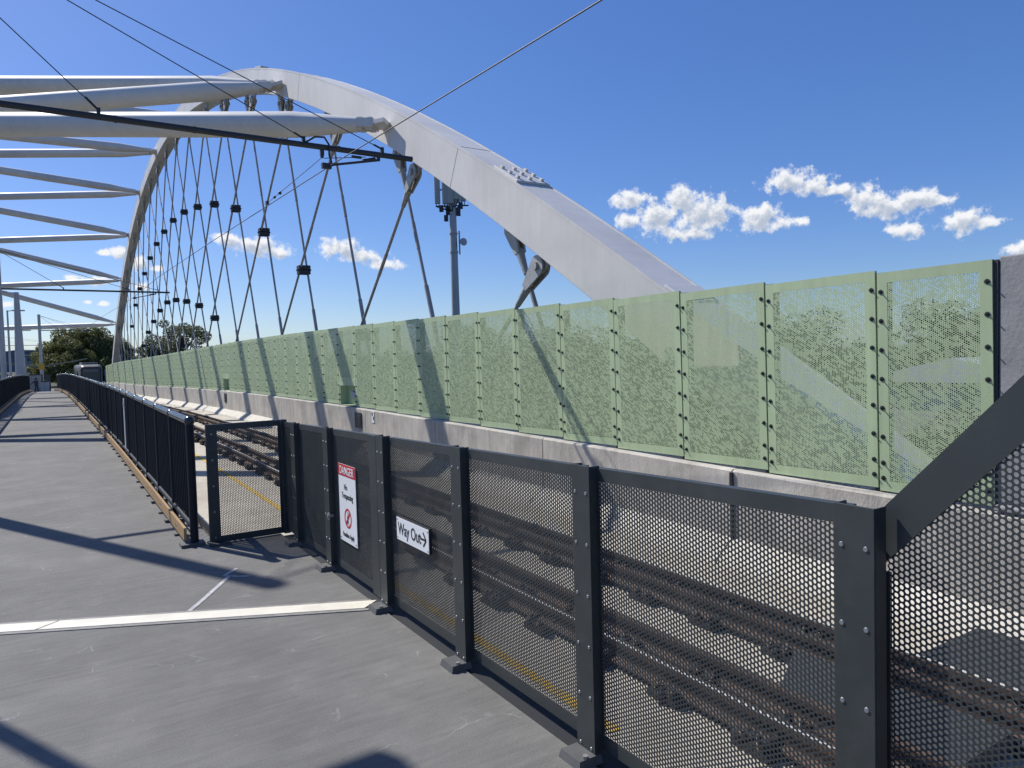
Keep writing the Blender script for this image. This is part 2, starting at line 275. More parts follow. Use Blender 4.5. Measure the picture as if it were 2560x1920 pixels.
zw = interp([(-20, 0), (7, 0), (15, .08), (25, .1), (40, .1), (49, .07), (59, -.06), (70, -.4), (90, -1.1), (130, -1.5)])

# ------------------------------------------------------------------ setting: ground, deck, trackbed, footpath
g = MB(); n = 60
vs = []; fs = []
for i in range(n+1):
    for j in range(n+1):
        x = -3000 + 6000*i/n; y = -3000 + 6000*j/n; vs.append((x, y, -8))
for i in range(n):
    for j in range(n): a = i*(n+1)+j; fs.append((a, a+n+1, a+n+2, a+1))
setting('ground', MB().add(vs, fs), M['soil'])
e = MB(); e.loft([[(-90, y0, z), (90, y0, z), (90, y0, -8.5), (-90, y0, -8.5)] for y0, z in ((112, -7.5), (121, -1.75), (320, -1.75), (345, -7.9))])
setting('embankment', e, M['soil'])
e = MB(); e.add([(13, -4, -7.98), (34, -6, -7.98), (40, 9, -7.98), (24, 13, -7.98)], [(0, 1, 2, 3)]); setting('sandy_bank', e, M['sand'])
ys = [-9+2.0*i for i in range(69)]
def strip(x0, x1, zf, thick, ys=ys):
    return MB().loft([[(x0+cx(y), y, zf(y)), (x1+cx(y), y, zf(y)), (x1+cx(y), y, zf(y)-thick), (x0+cx(y), y, zf(y)-thick)] for y in ys])
setting('bridge_deck', strip(-7.9, 8.3, lambda y: -.86+dzw(y), 1.3), M['grey'])
setting('track_bed', strip(1.74, 6.35, lambda y: -.72+dzw(y), .13), M['bed'])
fy = [-9+1.5*i for i in range(11)]+[6.93]
fp = MB().loft([[(-1.75, y, zw(y)), (1.75, y, zw(y)), (1.75, y, zw(y)-.8), (-1.75, y, zw(y)-.8)] for y in fy])
fy2 = [6.93]+[8+1.5*i for i in range(74)]
fp.loft([[(-1.75+max(0, y-46)*.012, y, zw(y)), (1.06+cx(y), y, zw(y)), (1.06+cx(y), y, zw(y)-.8), (-1.75+max(0, y-46)*.012, y, zw(y)-.8)] for y in fy2 if y < 112])
setting('footpath', fp, M['deck'])
e = MB(); e.bb((1.752, -3, -.30), (1.90, 6.88, -.012)); setting('deck_gap_shade', e, M['sheet_shade'])  # black strip standing in for the shade between deck edge and fence
e = MB(); e.loft([[(1.062, 6.96, -.004), (1.73, 6.96, -.004), (1.73, 7.02, -.72), (1.062, 7.02, -.72)], [(1.062, 7.1, -.02), (1.73, 7.1, -.02), (1.73, 7.16, -.72), (1.062, 7.16, -.72)]])
setting('deck_edge', e, M['pale'])
# sloped pale kerb at the foot of the barrier, in lengths with open joints
kb = MB(); k = 0; yj = 5.41-3.66*4
while yj < 126:
    a, b = yj+.012, yj+3.66-.012; yy = [a+(b-a)*i/4 for i in range(5)]
    kb.loft([[(6.02+cx(y), y, -.72+dzw(y)), (6.06+cx(y), y, -.66+dzw(y)), (6.30+cx(y), y, -.48+dzw(y)), (6.32+cx(y), y, -.72+dzw(y))] for y in yy]); yj += 3.66
setting('kerb', kb, M['pale'])
e = MB().loft([[(2.82+cx(y), y, -.715+dzw(y)), (2.90+cx(y), y, -.715+dzw(y)), (2.90+cx(y), y, -.716+dzw(y)), (2.82+cx(y), y, -.716+dzw(y))] for y in [3.4+1.5*i for i in range(46)]])
setting('edge_line', e, M['yellow'])
hl = MB(); hv = []; pts = []
for i in range(41):
    a = R(-14+i*1.0); h = 6+34*abs(math.sin(i*.37))*math.exp(-((i-10)/9)**2); pts.append((a, h))
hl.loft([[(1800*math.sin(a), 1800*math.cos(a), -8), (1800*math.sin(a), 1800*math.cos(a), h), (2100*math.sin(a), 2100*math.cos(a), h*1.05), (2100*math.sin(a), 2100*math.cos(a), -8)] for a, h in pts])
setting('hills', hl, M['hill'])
# painted survey mark on the footpath: a bent stroke with a cross stroke
pm = MB()
def stroke(pts, w):
    for (a, b) in zip(pts[:-1], pts[1:]):
        a = Vector((*a, .0045)); b = Vector((*b, .0045)); d = (b-a).normalized(); nrm = Vector((-d.y, d.x, 0))*w/2
        pm.add([a-nrm, b-nrm, b+nrm, a+nrm], [(0, 1, 2, 3)])
stroke([(.66, 5.10), (.80, 5.33), (.93, 5.56), (1.07, 5.80)], .032); stroke([(1.045, 5.85), (1.16, 5.98)], .03); stroke([(1.03, 5.84), (1.12, 5.75), (1.2, 5.70)], .026)
setting('path_marking', pm, M['chalk'])

# ------------------------------------------------------------------ expansion joint across the footpath
ej = empty('expansion_joint', (.6, 5.0, 0), 'cream metal expansion joint strip lying across the grey footpath', 'expansion joint')
A = Vector((-1.745, 6.203, 0)); B = Vector((1.71, 4.531, 0)); d = (B-A).normalized(); nr = Vector((-d.y, d.x, 0))
def plate(t0, t1, o0, o1, z0, z1, skew=0):
    p = [A+d*t0+nr*o0, A+d*t1+nr*o0, A+d*(t1+skew)+nr*o1, A+d*(t0+skew)+nr*o1]
    return MB().loft([[v+Vector((0, 0, z0)) for v in p], [v+Vector((0, 0, z1)) for v in p]])
LT = (B-A).length
plate(0, 1.78, -.070, .070, .001, .009, .07).build('cover_plate', M['joint'], ej, .002)
plate(1.795, LT-.03, -.070, .070, .001, .009, .07).build('cover_plate', M['joint'], ej, .002)
for o in (-.090, .090): plate(0, LT, o-.0185, o+.0185, .0005, .006).build('edge_bar', M['jointedge'], ej)

# ------------------------------------------------------------------ arch bridge
ZC = [-.4555, 1.5556, -13.5758, -.7601, 17.0151]      # measured arch profile
def za(y): return float(np.polyval(ZC, (y-57.753)/51.233))
def bow(z): return -6.5-.095*max(0, z-12.4)**2            # unseen left rib, its outward bow shaped to keep its shadow off the footpath
br = empty('arch_bridge', (0, 62, 0), 'pale grey steel arch bridge with crossed hangers and tubular bracing above the track', 'bridge')
def rib(x0, x1, sk, ya, yb, nm):
    mb = MB(); rings = []
    N = 90
    for i in range(N+1):
        y = ya+(yb-ya)*i/N; t = Vector((0, 1, (za(y+.1)-za(y-.1))/.2)).normalized(); dn = Vector((0, t.z, -t.y)); p = Vector((0, y+sk, za(y)))
        q = p+dn*.82
        sx = bow(p.z)-x1 if sk else 0; rings.append([(x0+sx, p.y, p.z), (x1+sx, p.y, p.z), (x1+sx, q.y, q.z), (x0+sx, q.y, q.z)])
    mb.loft(rings)
    o = mb.build('arch_rib', M['white'], br, .015)
    if sk: return o
    lip = MB()
    for xx in (x0-.006, x1-.028):
        rr = []
        for i in range(N+1):
            y = ya+(yb-ya)*i/N; t = Vector((0, 1, (za(y+.1)-za(y-.1))/.2)).normalized(); up = Vector((0, -t.z, t.y)); p = Vector((0, y+sk, za(y)))
            a = p+up*.004; b = p-up*.035
            rr.append([(xx, b.y, b.z), (xx, p.y+up.y*.012, p.z+up.z*.012), (xx+.034, p.y+up.y*.012, p.z+up.z*.012), (xx+.034, b.y, b.z)])
        lip.loft(rr)
    lip.build('edge_flange', M['white'], o)
    return o
ribR = rib(6.8, 7.55, 0, 2.0, 113.2, 'r'); ribL = rib(-7.25, -6.5, 8.5, 2.0, 113.2, 'l')
def frame_at(y):
    t = Vector((0, 1, (za(y+.1)-za(y-.1))/.2)).normalized(); return t, Vector((0, -t.z, t.y))
for y in (12.4, 22.4, 33.5, 47.5, 61.5, 76.4, 91, 102.5):
    t, up = frame_at(y); w = MB(); c = Vector((7.175, y, za(y)))-up*.41
    w.box(c, (.756, .012, .826), (Vector((1, 0, 0)), t, up)); w.build('weld_seam', M['groove'], ribR)
# bolted splice plate with lugs on the upper face, and a small one near the foot
for y, ln, wd in ((10.8, .86, .69), (6.85, .28, .65)):
    t, up = frame_at(y); c = Vector((7.175, y, za(y)))+up*.022
    sp = MB().box(c, (wd, ln, .044), (Vector((1, 0, 0)), t, up)).build('splice_plate', M['white'], ribR, .006)
    if ln > .5:
        for i in range(3):
            for j in range(3):
                lg = MB().box(c+Vector(((j-1)*.25, 0, 0))+t*(i-1)*.28+up*.045, (.06, .075, .045), (Vector((1, 0, 0)), t, up)); lg.build('lug', M['white'], sp, .004)
# top crown fitting
t, up = frame_at(30.7); MB().box(Vector((7.175, 28.4, za(28.4)))+up*.06, (.3, .9, .12), (Vector((1, 0, 0)), t, up)).build('crown_fitting', M['galv'], br, .01)
# tubular bracing between the two ribs
RN = [15.71, 24.9, 36.2, 48.02, 57.14, 69.01, 80.08, 91.52, 102.49]; RZ = [7.02, 10.89, 14.35, 16.55, 16.61, 16.11, 14.2, 11.0, 6.65]
LN = [27.75, 36.5, 46.0, 56.0, 65.5, 76.9, 88, 99.7, 110.75]; LZ = [8.45, 12.36]+[za(y-8.5)-.35 for y in LN[2:]]
def brace(P, Q, r=.30, gus=True):
    P = Vector(P); Q = Vector(Q); d = (Q-P).normalized(); x, y, _ = basis(d)
    side = d.cross(Vector((0, 0, 1))).normalized(); up = side.cross(d).normalized(); n = 16
    def ring(c, a, b): return [c+side*a*math.cos(2*math.pi*k/n)+up*b*math.sin(2*math.pi*k/n) for k in range(n)]
    Ln = (Q-P).length
    rg = [ring(P+d*.70, r*.80, r*.52), ring(P+d*2.3, r, r), ring(P+d*(Ln-2.3), r, r), ring(Q-d*.70, r*.80, r*.52)]
    o = MB().loft(rg, smooth=True).build('brace_tube', M['white'], br)
    for c0, s in ((P, 1), (Q, -1)):
        if not gus: continue
        b = MB().box(c0+d*s*.50, (.42, .44, .20), (d, side, up)); b.prism([c0+d*s*.32-side*.22-up*.05, c0+d*s*.32+side*.22-up*.05, c0+side*.42-up*.05-d*s*.05, c0-side*.42-up*.05-d*s*.05], up*.09)
        for i in (-.12, .12):
            for z in (-1, 1): b.box(c0+d*s*(.52+i), (.12, .34, .06), (d, side, up)) if False else b.box(c0+d*s*(.52+i)+up*z*.11, (.13, .3, .06), (d, side, up))
        b.build('brace_end', M['white'], o, .008)
    return o
for i in range(9):
    P = Vector((6.78, RN[i], RZ[i]))
    brace(P, (bow(LZ[i]+.35), LN[i], LZ[i]))
    if i: brace(P-Vector((0, .45, .45*(za(RN[i]+.5)-za(RN[i]-.5)))), (bow(LZ[i-1]+.35), LN[i-1], LZ[i-1]))
# hangers: each a rod with clevis, gusset, pin and lower sleeve
US = [9.83+4.82*k for k in range(20)]
FW_U = interp([(9, 3.6), (9.83, 4.1), (14.43, 6.63), (19, 10.0), (23.9, 13.2), (28.8, 16.1), (33.9, 16.5), (46.5, 15.3), (57.75, 12), (69, 8.8), (79.8, 6.35), (85, 4.7), (90, 4.0), (94.9, 3.3), (99.65, 2.6), (104.3, 1.95), (112, 1.5)])
HX = 7.17; lines = {}
def clevis(top, dirv, sx):
    """gusset from the arch, two teardrop cheeks, pin and socket cone along dirv (pointing down the rod)"""
    d = Vector(dirv).normalized(); X = Vector((1, 0, 0)); s = d.cross(X).normalized()
    mb = MB(); g = MB()
    c = top + d*.30
    gp = [top-d*.40-s*.26, top-d*.40+s*.26, c+s*.15+d*.02, c+d*.17, c-s*.15+d*.02]
    g.prism([p-X*.03 for p in gp], X*.06)
    for o in (-.085, .045):
        prof = [c+(s*math.cos(a)-d*math.sin(a))*.185 for a in [math.pi*i/10 for i in range(11)]]+[c-s*.07+d*.52, c+s*.07+d*.52]
        mb.prism([p+X*o for p in prof], X*.04)
    mb.tube(c-X*.135, c+X*.135, .075, n=14)
    mb.tube(c+d*.46, c+d*.95, .085, .052, n=12)
    return g, mb, c+d*.9
def add_hanger(u, back, sk, x, detail):
    su = u*1.035+1.25 if back else u; bt = -1 if back else 1
    off = FW_U(u) if not back else FW_U(115.5-su)
    A0 = Vector(((x if not sk else bow(za(su))-.375), su+sk, za(su)-.88)); B0 = Vector((x, su+bt*off+sk, -.1)); dv = (B0-A0).normalized()
    rod = MB().tube(A0+dv*.3, B0, .038, n=8); Ln = (B0-A0).length
    if Ln > 6: rod.tube(A0+dv*(Ln-3.6), A0+dv*(Ln-2.1), .055, n=8)
    rod.tube(A0+dv*(.30*Ln), A0+dv*(.30*Ln+.7), .045, n=8)
    h = rod.build('hanger', M['rod'], br)
    if detail:
        gm, cm, _ = clevis(A0+dv*.05, dv, x); gm.build('gusset', M['galv'], h); cm.build('clevis', M['galv'], h, .006)
    return A0, B0
for k, u in enumerate(US):
    for back in (0, 1):
        lines[(k, back)] = add_hanger(u, back, 0, HX + (.12 if back else -.12), True)
for k, u in enumerate(US):
    for back in (0, 1): add_hanger(u, back, 8.5, -6.875, False)
def cross(i, j):
    if (i, 0) not in lines or (j, 1) not in lines: return
    a, b = lines[(i, 0)]; c, dd = lines[(j, 1)]
    m1 = (b.y-a.y)/(b.z-a.z); m2 = (dd.y-c.y)/(dd.z-c.z)
    z = (c.y-a.y+m1*a.z-m2*c.z)/(m1-m2)
    if .8 < z < min(a.z, c.z)-.5:
        y = a.y+m1*(z-a.z); k = MB().box((HX, y, z+.075), (.38, .32, .145)); k.box((HX, y, z-.075), (.38, .30, .14)); k.box((HX, y, z), (.46, .20, .05))
        k.build('hanger_clamp', M['clamp'], br, .01)
for i in range(1, 19): cross(i, i+1); cross(i, i+3)

# ------------------------------------------------------------------ perforated sheets
def hexgrid(u0, u1, v0, v1, p):
    cw = p*math.sqrt(3)/2; nc = int((u1-u0)/cw); nr = int((v1-v0)/p)-1; out = []
    ou = u0+((u1-u0)-(nc-1)*cw)/2; ov = v0+((v1-v0)-(nr-.5)*p)/2
    for i in range(nc):
        for j in range(nr): out.append((ou+i*cw, ov+j*p+(p/2 if i % 2 else 0), i, j))
    return out
def perf(cells, p, rad, thick, fmap):
    """real holes: each hexagonal cell is a ring round its hole, front and back, plus the hole's wall"""
    n = len(cells); c = np.array([(a, b) for a, b, _, _ in cells]); rr = np.array([rad(i, j) for _, _, i, j in cells])
    ah = np.arange(6)*math.pi/3; ac = np.arange(12)*math.pi/6; Rh = p/math.sqrt(3)*1.002
    hx = c[:, None, :]+Rh*np.stack([np.cos(ah), np.sin(ah)], 1)[None]
    ci = c[:, None, :]+rr[:, None, None]*np.stack([np.cos(ac), np.sin(ac)], 1)[None]
    pl = np.concatenate([hx, ci], 1).reshape(-1, 2)            # 18 per cell
    V = np.concatenate([fmap(pl, 0.), fmap(pl, thick)], 0); o2 = n*18
    fr = []
    for k in range(6):
        k2 = (k+1) % 6; fr += [[k, k2, 6+(2*k+2) % 12, 6+2*k+1], [k, 6+2*k+1, 6+2*k, k]]
    q = np.array([f for f in fr if len(set(f)) == 4]); t = np.array([f[:3] for f in fr if len(set(f)) == 3])
    w = np.array([[6+k, 6+(k+1) % 12, o2+6+(k+1) % 12, o2+6+k] for k in range(12)])
    base = (np.arange(n)*18)[:, None, None]
    Q = np.concatenate([(q[None]+base).reshape(-1, 4), (q[None, :, ::-1]+base+o2).reshape(-1, 4), (w[None]+base).reshape(-1, 4)])
    T = np.concatenate([(t[None]+base).reshape(-1, 3), (t[None, :, ::-1]+base+o2).reshape(-1, 3)])
    return V, Q, T
def np_mesh(name, V, Q, T, mb, m):
    """numpy sheet plus a hand-built border in one mesh"""
    bv = np.array(mb.v, float).reshape(-1, 3); nb = len(V)
    loops = [Q.reshape(-1), T.reshape(-1)]; lens = [np.full(len(Q), 4), np.full(len(T), 3)]
    for f in mb.f: loops.append(np.array(f)+nb); lens.append(np.array([len(f)]))
    VV = np.concatenate([V, bv]); LL = np.concatenate(loops); NN = np.concatenate(lens); st = np.concatenate([[0], np.cumsum(NN)[:-1]])
    me = bpy.data.meshes.new(name); me.vertices.add(len(VV)); me.vertices.foreach_set('co', VV.reshape(-1)); me.loops.add(len(LL)); me.loops.foreach_set('vertex_index', LL.astype(np.int32))
    me.polygons.add(len(NN)); me.polygons.foreach_set('loop_start', st.astype(np.int32)); me.polygons.foreach_set('loop_total', NN.astype(np.int32))
    me.materials.append(m); me.polygons.foreach_set('use_smooth', np.zeros(len(NN), bool)); me.update(calc_edges=True); return me

# ------------------------------------------------------------------ green perforated screen on the barrier
GP = .0192; PW = 1.205; PH = 2.0
rs = np.random.RandomState(4)
def green_mesh(name, w, h0, h1):
    cells = hexgrid(.085, w-.085, h0+.085, h1-.085, GP); big = {}
    seeds = rs.rand(400, 400)
    def rad(i, j):
        jj = j - i//2
        b = seeds[i % 400, j % 400] < .26 or seeds[(i-1) % 400, (j+(1 if i % 2 else 0)) % 400] < .16 or seeds[(i-2) % 400, (j+1) % 400] < .12
        return .0073 if b else .0042
    f = lambda pl, t: np.stack([np.full(len(pl), 0.)+t, -pl[:, 0], pl[:, 1]], 1)
    V, Q, T = perf(cells, GP, rad, .003, f)
    mb = MB(); x0, x1 = -.001, .004; e = .0955
    mb.bb((x0, -w, h0), (x1, 0, h0+e)); mb.bb((x0, -w, h1-e), (x1, 0, h1)); mb.bb((x0-.0004, -e, h0+e), (x1, 0, h1-e)); mb.bb((x0-.0004, -w, h0+e), (x1, -w+e, h1-e))
    for yy in (0., -w+.014): mb.bb((x1, -yy*0+yy-.014, h0), (x1+.028, yy, h1))
    mb.bb((x1, -w+.015, h1-.004), (x1+.03, -.015, h1))
    return np_mesh(name, V, Q, T, mb, M['green'])
scr = empty('perforated_screen', (6.4, 60, 0), 'long row of sage green perforated metal panels standing on the concrete barrier', 'screen wall')
gm_full = green_mesh('screen_panel', PW, 0, PH); gm_end = green_mesh('screen_panel', .96, 0, PH); gm_short = green_mesh('screen_panel', PW, .62, PH)
def bolt(mb, x, y, z):
    mb.tube((x, y, z), (x-.006, y, z), .022, n=12); mb.tube((x-.006, y, z), (x-.012, y, z), .014, .012, n=6); mb.tube((x-.012, y, z), (x-.035, y, z), .006, n=6); return mb
bolt_me = bolt(MB(), 0, 0, 0).mesh('bolt', M['bolt']); ZS = [.50+.265*i for i in range(6)]+[.12, .26]; NB = 0; far_bolts = MB()
pm_ = MB(); pm_.bb((.03, -.06, -.02), (.13, .06, PH+.0)); post_mesh = pm_.mesh('screen_post', M['post'])
SC0 = Vector(scr.location)
def put(name, me, loc, parent, ang=0):
    o = bpy.data.objects.new(name, me); COL.objects.link(o); o.parent = parent; o.location = Vector(loc)-abs_loc(parent); o.rotation_euler = (0, 0, ang); return o
SEAM0 = 3.775; PIT = 1.222
def wx(y): return 6.4+cx(y)
def screen_panel(y1, y0, me, bl):      # y1 = near edge, y0 = far edge
    ang = -math.atan2(wx(y0)-wx(y1), y0-y1); z = .30+dzw((y0+y1)/2)
    o = put('screen_panel', me, (wx(y0), y0-.008, z), scr, 0); o.rotation_euler = (math.atan2(dzw(y1)-dzw(y0), y0-y1)*-1*-1+random.uniform(-.0012, .0012), random.uniform(-.002, .002), ang+random.uniform(-.002, .002))
    global NB
    for zz in ZS[bl:]:
        for q in (.035, (y0-y1)-.052):
            if NB < 100:
                b = bpy.data.objects.new('bolt', bolt_me); COL.objects.link(b); b.parent = o; b.location = (0, -q, zz); NB += 1
            else: yq = y0-.008-q; bolt(far_bolts, wx(yq), yq, zz+.30+dzw(yq))
    return o
screen_panel(2.80, SEAM0, gm_end, 0)
for k in range(78):
    a = SEAM0+PIT*k; sp = screen_panel(a, a+PIT, gm_short if k in (11, 23) else gm_full, 2 if k in (11, 23) else 0)
    if k in (11, 23):
        bx = MB(); bx.bb((-.002, -PW, .50), (.05, 0, .615)); bx.bb((.005, -.06, 0), (.22, 0, .5)); bx.bb((.005, -PW, 0), (.22, -PW+.05, .5)); bx.bb((.2, -PW+.05, .0), (.215, -.06, .5)); bx.bb((.0, -PW, -.005), (.22, 0, .0))
        b = bx.build('service_niche', M['green']); b.parent = sp; b.location = (0, 0, 0)
for k in range(79):
    a = SEAM0+PIT*k; put('screen_post', post_mesh, (wx(a), a, .30+dzw(a)), scr)
o = far_bolts.build('bolt', M['bolt'], scr); o['kind'] = 'stuff'
MB().bb((6.412, 2.788, .30), (6.50, 2.822, 2.30)).build('edge_angle', M['post'], scr)
# bracket boxes inside the niche
for k, lab in ((11, 'grey jacking bracket inside the nearer green wall opening'), (23, 'grey jacking bracket inside the farther green wall opening')):
    a = SEAM0+PIT*k+.35; zz = .31+dzw(a)
    jb = MB(); jb.prism([(wx(a)+.10, a-.05, zz+.02), (wx(a)+.10, a-.25, zz+.04), (wx(a)+.10, a-.27, zz+.26), (wx(a)+.10, a+.30, zz+.36), (wx(a)+.10, a+.30, zz+.20), (wx(a)+.10, a-.02, zz+.18)], (.08, 0, 0)); jb.bb((wx(a)+.10, a-.2, zz), (wx(a)+.16, a-.1, zz+.1))
    o = jb.build('jacking_bracket', M['cab']); tag(o, lab, 'bracket')

# ------------------------------------------------------------------ concrete barrier under the screen
bar = empty('concrete_barrier', (6.4, 60, -.5), 'low grey concrete barrier beneath the green panels beside the tram track', 'barrier')
yj = 5.41-3.66*4; first = True
while yj < 114:
    a, b = yj+.010, yj+3.66-.010; yy = [a+(b-a)*i/3 for i in range(4)]; top = .28
    mb = MB().loft([[(6.30+cx(y), y, -.60+dzw(y)), (6.30+cx(y), y, top-.02+dzw(y)), (6.325+cx(y), y, top+dzw(y)), (6.70+cx(y), y, top+dzw(y)), (6.70+cx(y), y, -.60+dzw(y))] for y in yy])
    mb.build('barrier_segment', M['conc'], bar); yj += 3.66
# conduit in the nearest open joint and black service covers on the face
cd = MB(); cd.bb((6.275, 5.385, -.47), (6.298, 5.425, .27)); tag(cd.build('conduit', M['clamp']), 'black vertical conduit in a barrier joint under the green panels', 'conduit')
for y, lab in ((16.85, 'larger black service cover on the barrier face below the open niche'), (32.2, 'small black service cover on the barrier face far along')):
    mb = MB(); x = 6.298+cx(y); z = dzw(y); mb.bb((x-.02, y-.22, -.20+z), (x, y+.22, .18+z)); mb.bb((x-.028, y-.16, -.12+z), (x-.02, y+.16, .10+z)); tag(mb.build('service_cover', M['dark'], None, .006), lab, 'cover')
mb = MB(); y = 15.9; x = 6.298+cx(y); z = dzw(y); mb.bb((x-.012, y-.07, 0+z), (x, y+.07, .26+z)); jt = mb.build('marker_plate', M['signwhite']); tag(jt, 'tiny white plate with black squares at a barrier joint', 'plate')
mb = MB(); mb.bb((x-.015, y+.0, .16+z), (x-.012, y+.055, .24+z)); mb.bb((x-.015, y-.055, .06+z), (x-.012, y-.005, .14+z)); mb.build('marker_square', M['signblack'], jt)
# taller end wall nearer the camera
ew = MB(); ew.bb((6.42, -6, .335), (6.74, 2.785, 2.325)); ew.bb((6.30, -6, .285), (6.74, 2.785, .33)); tag(ew.build('end_wall', M['grey'], None, .012), 'plain grey concrete wall ending the row of green panels at right', 'wall')

# ------------------------------------------------------------------ charcoal mesh fence along the footpath
FX = 1.76
def ftop(y): return 1.245-.0255*(y-.4)
FPIT = .0160; FR = .0061
fence = empty('mesh_fence', (FX, 4, 0), 'charcoal perforated metal fence along the footpath edge with riveted posts', 'fence')
def fence_panel(ya, yb, name, parent, x=FX+.045, z0=.045):
    """ya < yb; the sheet follows the sloping top"""
    w = yb-ya; H = 1.1
    cells = hexgrid(ya+.016, yb-.016, .045, H-.035, FPIT)
    def f(pl, t):
        top = 1.245-.0255*(pl[:, 0]-.4)-.012
        return np.stack([np.full(len(pl), x)+t, pl[:, 0], z0+(top-z0)*pl[:, 1]/H], 1)
    V, Q, T = perf(cells, FPIT, lambda i, j: FR, .004, f)
    mb = MB()
    def quad(y0, y1, a0, a1, th=.0):
        ps = f(np.array([(y0, a0), (y1, a0), (y1, a1), (y0, a1)]), 0.)
        mb.prism([Vector(p)-Vector((.0015+th, 0, 0)) for p in ps], (.006+2*th, 0, 0))
    quad(ya, yb, 0, .056); quad(ya, yb, H-.05, H); quad(ya, ya+.024, .056, H-.05, .0003); quad(yb-.024, yb, .056, H-.05, .0003)
    ps = f(np.array([(ya, H-.006), (yb, H-.006), (yb, H), (ya, H)]), 0.); mb.prism([Vector(p)+Vector((.0045, 0, 0)) for p in ps], (.03, 0, 0))
    return link(name, np_mesh(name, V, Q, T, mb, M['char']), parent)
def fence_post(y, parent, w=.115, rows=6):
    t = ftop(y)
    p = MB(); p.bb((FX, y-w/2, .012), (FX+.006, y+w/2, t)); p.bb((FX+.006, y-w/2, .012), (FX+.055, y-w/2+.005, t-.001)); p.bb((FX+.006, y+w/2-.005, .012), (FX+.055, y+w/2, t-.001))
    o = p.build('post', M['char'], parent, .0015)
    bp = MB(); bp.loft([[(FX-.09, y-.07, .0), (FX+.03, y-.07, 0), (FX+.03, y+.07, 0), (FX-.09, y+.07, 0)], [(FX-.08, y-.062, .034), (FX+.025, y-.062, .034), (FX+.025, y+.062, .034), (FX-.08, y+.062, .034)]])
    bp.build('base_plate', M['plinth'], o)
    MB().tube((FX-.045, y-w*.45, .03), (FX-.045, y-w*.45, .046), .012, n=6).build('anchor_bolt', M['rivet'], o)
    for i in range(rows):
        z = t-.11-i*(t-.16)/(rows-1)
        for q in (-w*.30, w*.30): MB().tube((FX, y+q, z), (FX-.003, y+q, z), .0075, .006, n=10).build('rivet', M['rivet'], o)
    return o
PY = [6.43, 5.52, 4.40, 3.35, 2.28, 1.11]
for y in PY: fence_post(y, fence)
fence_panel(6.47, 6.88, 'mesh_panel', fence); fence_panel(5.56, 6.39, 'mesh_panel', fence)
fence_panel(3.39, 4.36, 'mesh_panel', fence); fence_panel(2.32, 3.31, 'mesh_panel', fence); fence_panel(1.15, 2.24, 'mesh_panel', fence)
cp = MB(); cp.bb((1.779, 6.868, .008), (1.835, 6.940, 1.089)); cp.build('corner_post', M['char'], fence, .003)
# return panel across the end of the platform
def return_panel():
    x0, x1 = 1.125, 1.785; yy = 6.905; H = 1.087
    cells = hexgrid(x0+.085, x1-.022, .06, H-.045, FPIT); f = lambda pl, t: np.stack([pl[:, 0], np.full(len(pl), yy)+t, pl[:, 1]], 1)
    V, Q, T = perf(cells, FPIT, lambda i, j: FR, .004, f); mb = MB(); a, b = yy-.0015, yy+.0045
    mb.bb((x0, a, .01), (x1, b, .071)); mb.bb((x0, a, H-.056), (x1, b, H)); mb.bb((x0, a-.0003, .071), (x0+.093, b, H-.056)); mb.bb((x1-.03, a-.0003, .071), (x1, b, H-.056)); mb.bb((x0, b, .012), (x0+.006, b+.04, H)); mb.bb((x0, b, H-.006), (x1, b+.03, H))
    o = link('mesh_panel', np_mesh('mesh_panel', V, Q, T, mb, M['char']), fence)
    for i in range(5): MB().tube((x0+.045, a, 1.0-i*.235), (x0+.045, a-.004, 1.0-i*.235), .009, n=10).build('rivet', M['rivet'], o)
    bp = MB(); bp.loft([[(x0-.02, yy-.13, 0), (x0+.16, yy-.13, 0), (x0+.16, yy+.07, 0), (x0-.02, yy+.07, 0)], [(x0-.015, yy-.125, .028), (x0+.155, yy-.125, .028), (x0+.155, yy+.065, .028), (x0-.015, yy+.065, .028)]]); bp.build('base_plate', M['char'], o)
return_panel()
gate = empty('mesh_gate', (FX, 4.95, 0), 'charcoal perforated gate leaf in the fence carrying the red and white danger sign', 'gate')
fence_panel(4.60, 5.47, 'mesh_leaf', gate)
st = MB(); st.bb((FX+.004, 4.47, .05), (FX+.045, 4.60, ftop(4.5)-.005)); st.build('closing_stile', M['char'], gate, .003)
lt = MB(); lt.tube((FX+.03, 5.46, .43), (FX-.02, 5.46, .43), .014, n=12); lt.bb((FX-.012, 5.445, .40), (FX-.004, 5.475, .455)); lt.build('latch', M['rivet'], gate)
# stepped-up panel beside the stair, nearest the camera
sf = empty('stair_fence', (1.83, .8, 0), 'sloping charcoal perforated panel rising beside the stair at the right edge', 'fence')
def stair_panel():
    SL = 1.08; x = 1.83
    top = lambda y: 1.222+(1.075-y)*SL
    cells = [c for c in hexgrid(-.75, 1.062, -.35, 3.0, FPIT) if c[1] < top(c[0])-.135 and c[1] > -.3+max(0, (.9-c[0]))*SL*.0]
    f = lambda pl, t: np.stack([np.full(len(pl), x)+t, pl[:, 0], pl[:, 1]], 1); V, Q, T = perf(cells, FPIT, lambda i, j: FR, .004, f)
    mb = MB(); mb.prism([(x-.003, 1.09, 1.195), (x-.003, -.75, top(-.75)), (x-.003, -.75, top(-.75)-.15), (x-.003, 1.09, 1.045)], (.012, 0, 0))
    mb.bb((x-.003, 1.05, -.35), (x+.006, 1.09, 1.05)); mb.bb((x-.003, -.77, -.35), (x+.008, -.74, 3.1)); mb.bb((x-.003, -.74, -.36), (x+.008, 1.09, -.28))
    return link('mesh_panel', np_mesh('mesh_panel', V, Q, T, mb, M['char']), sf)
stair_panel()

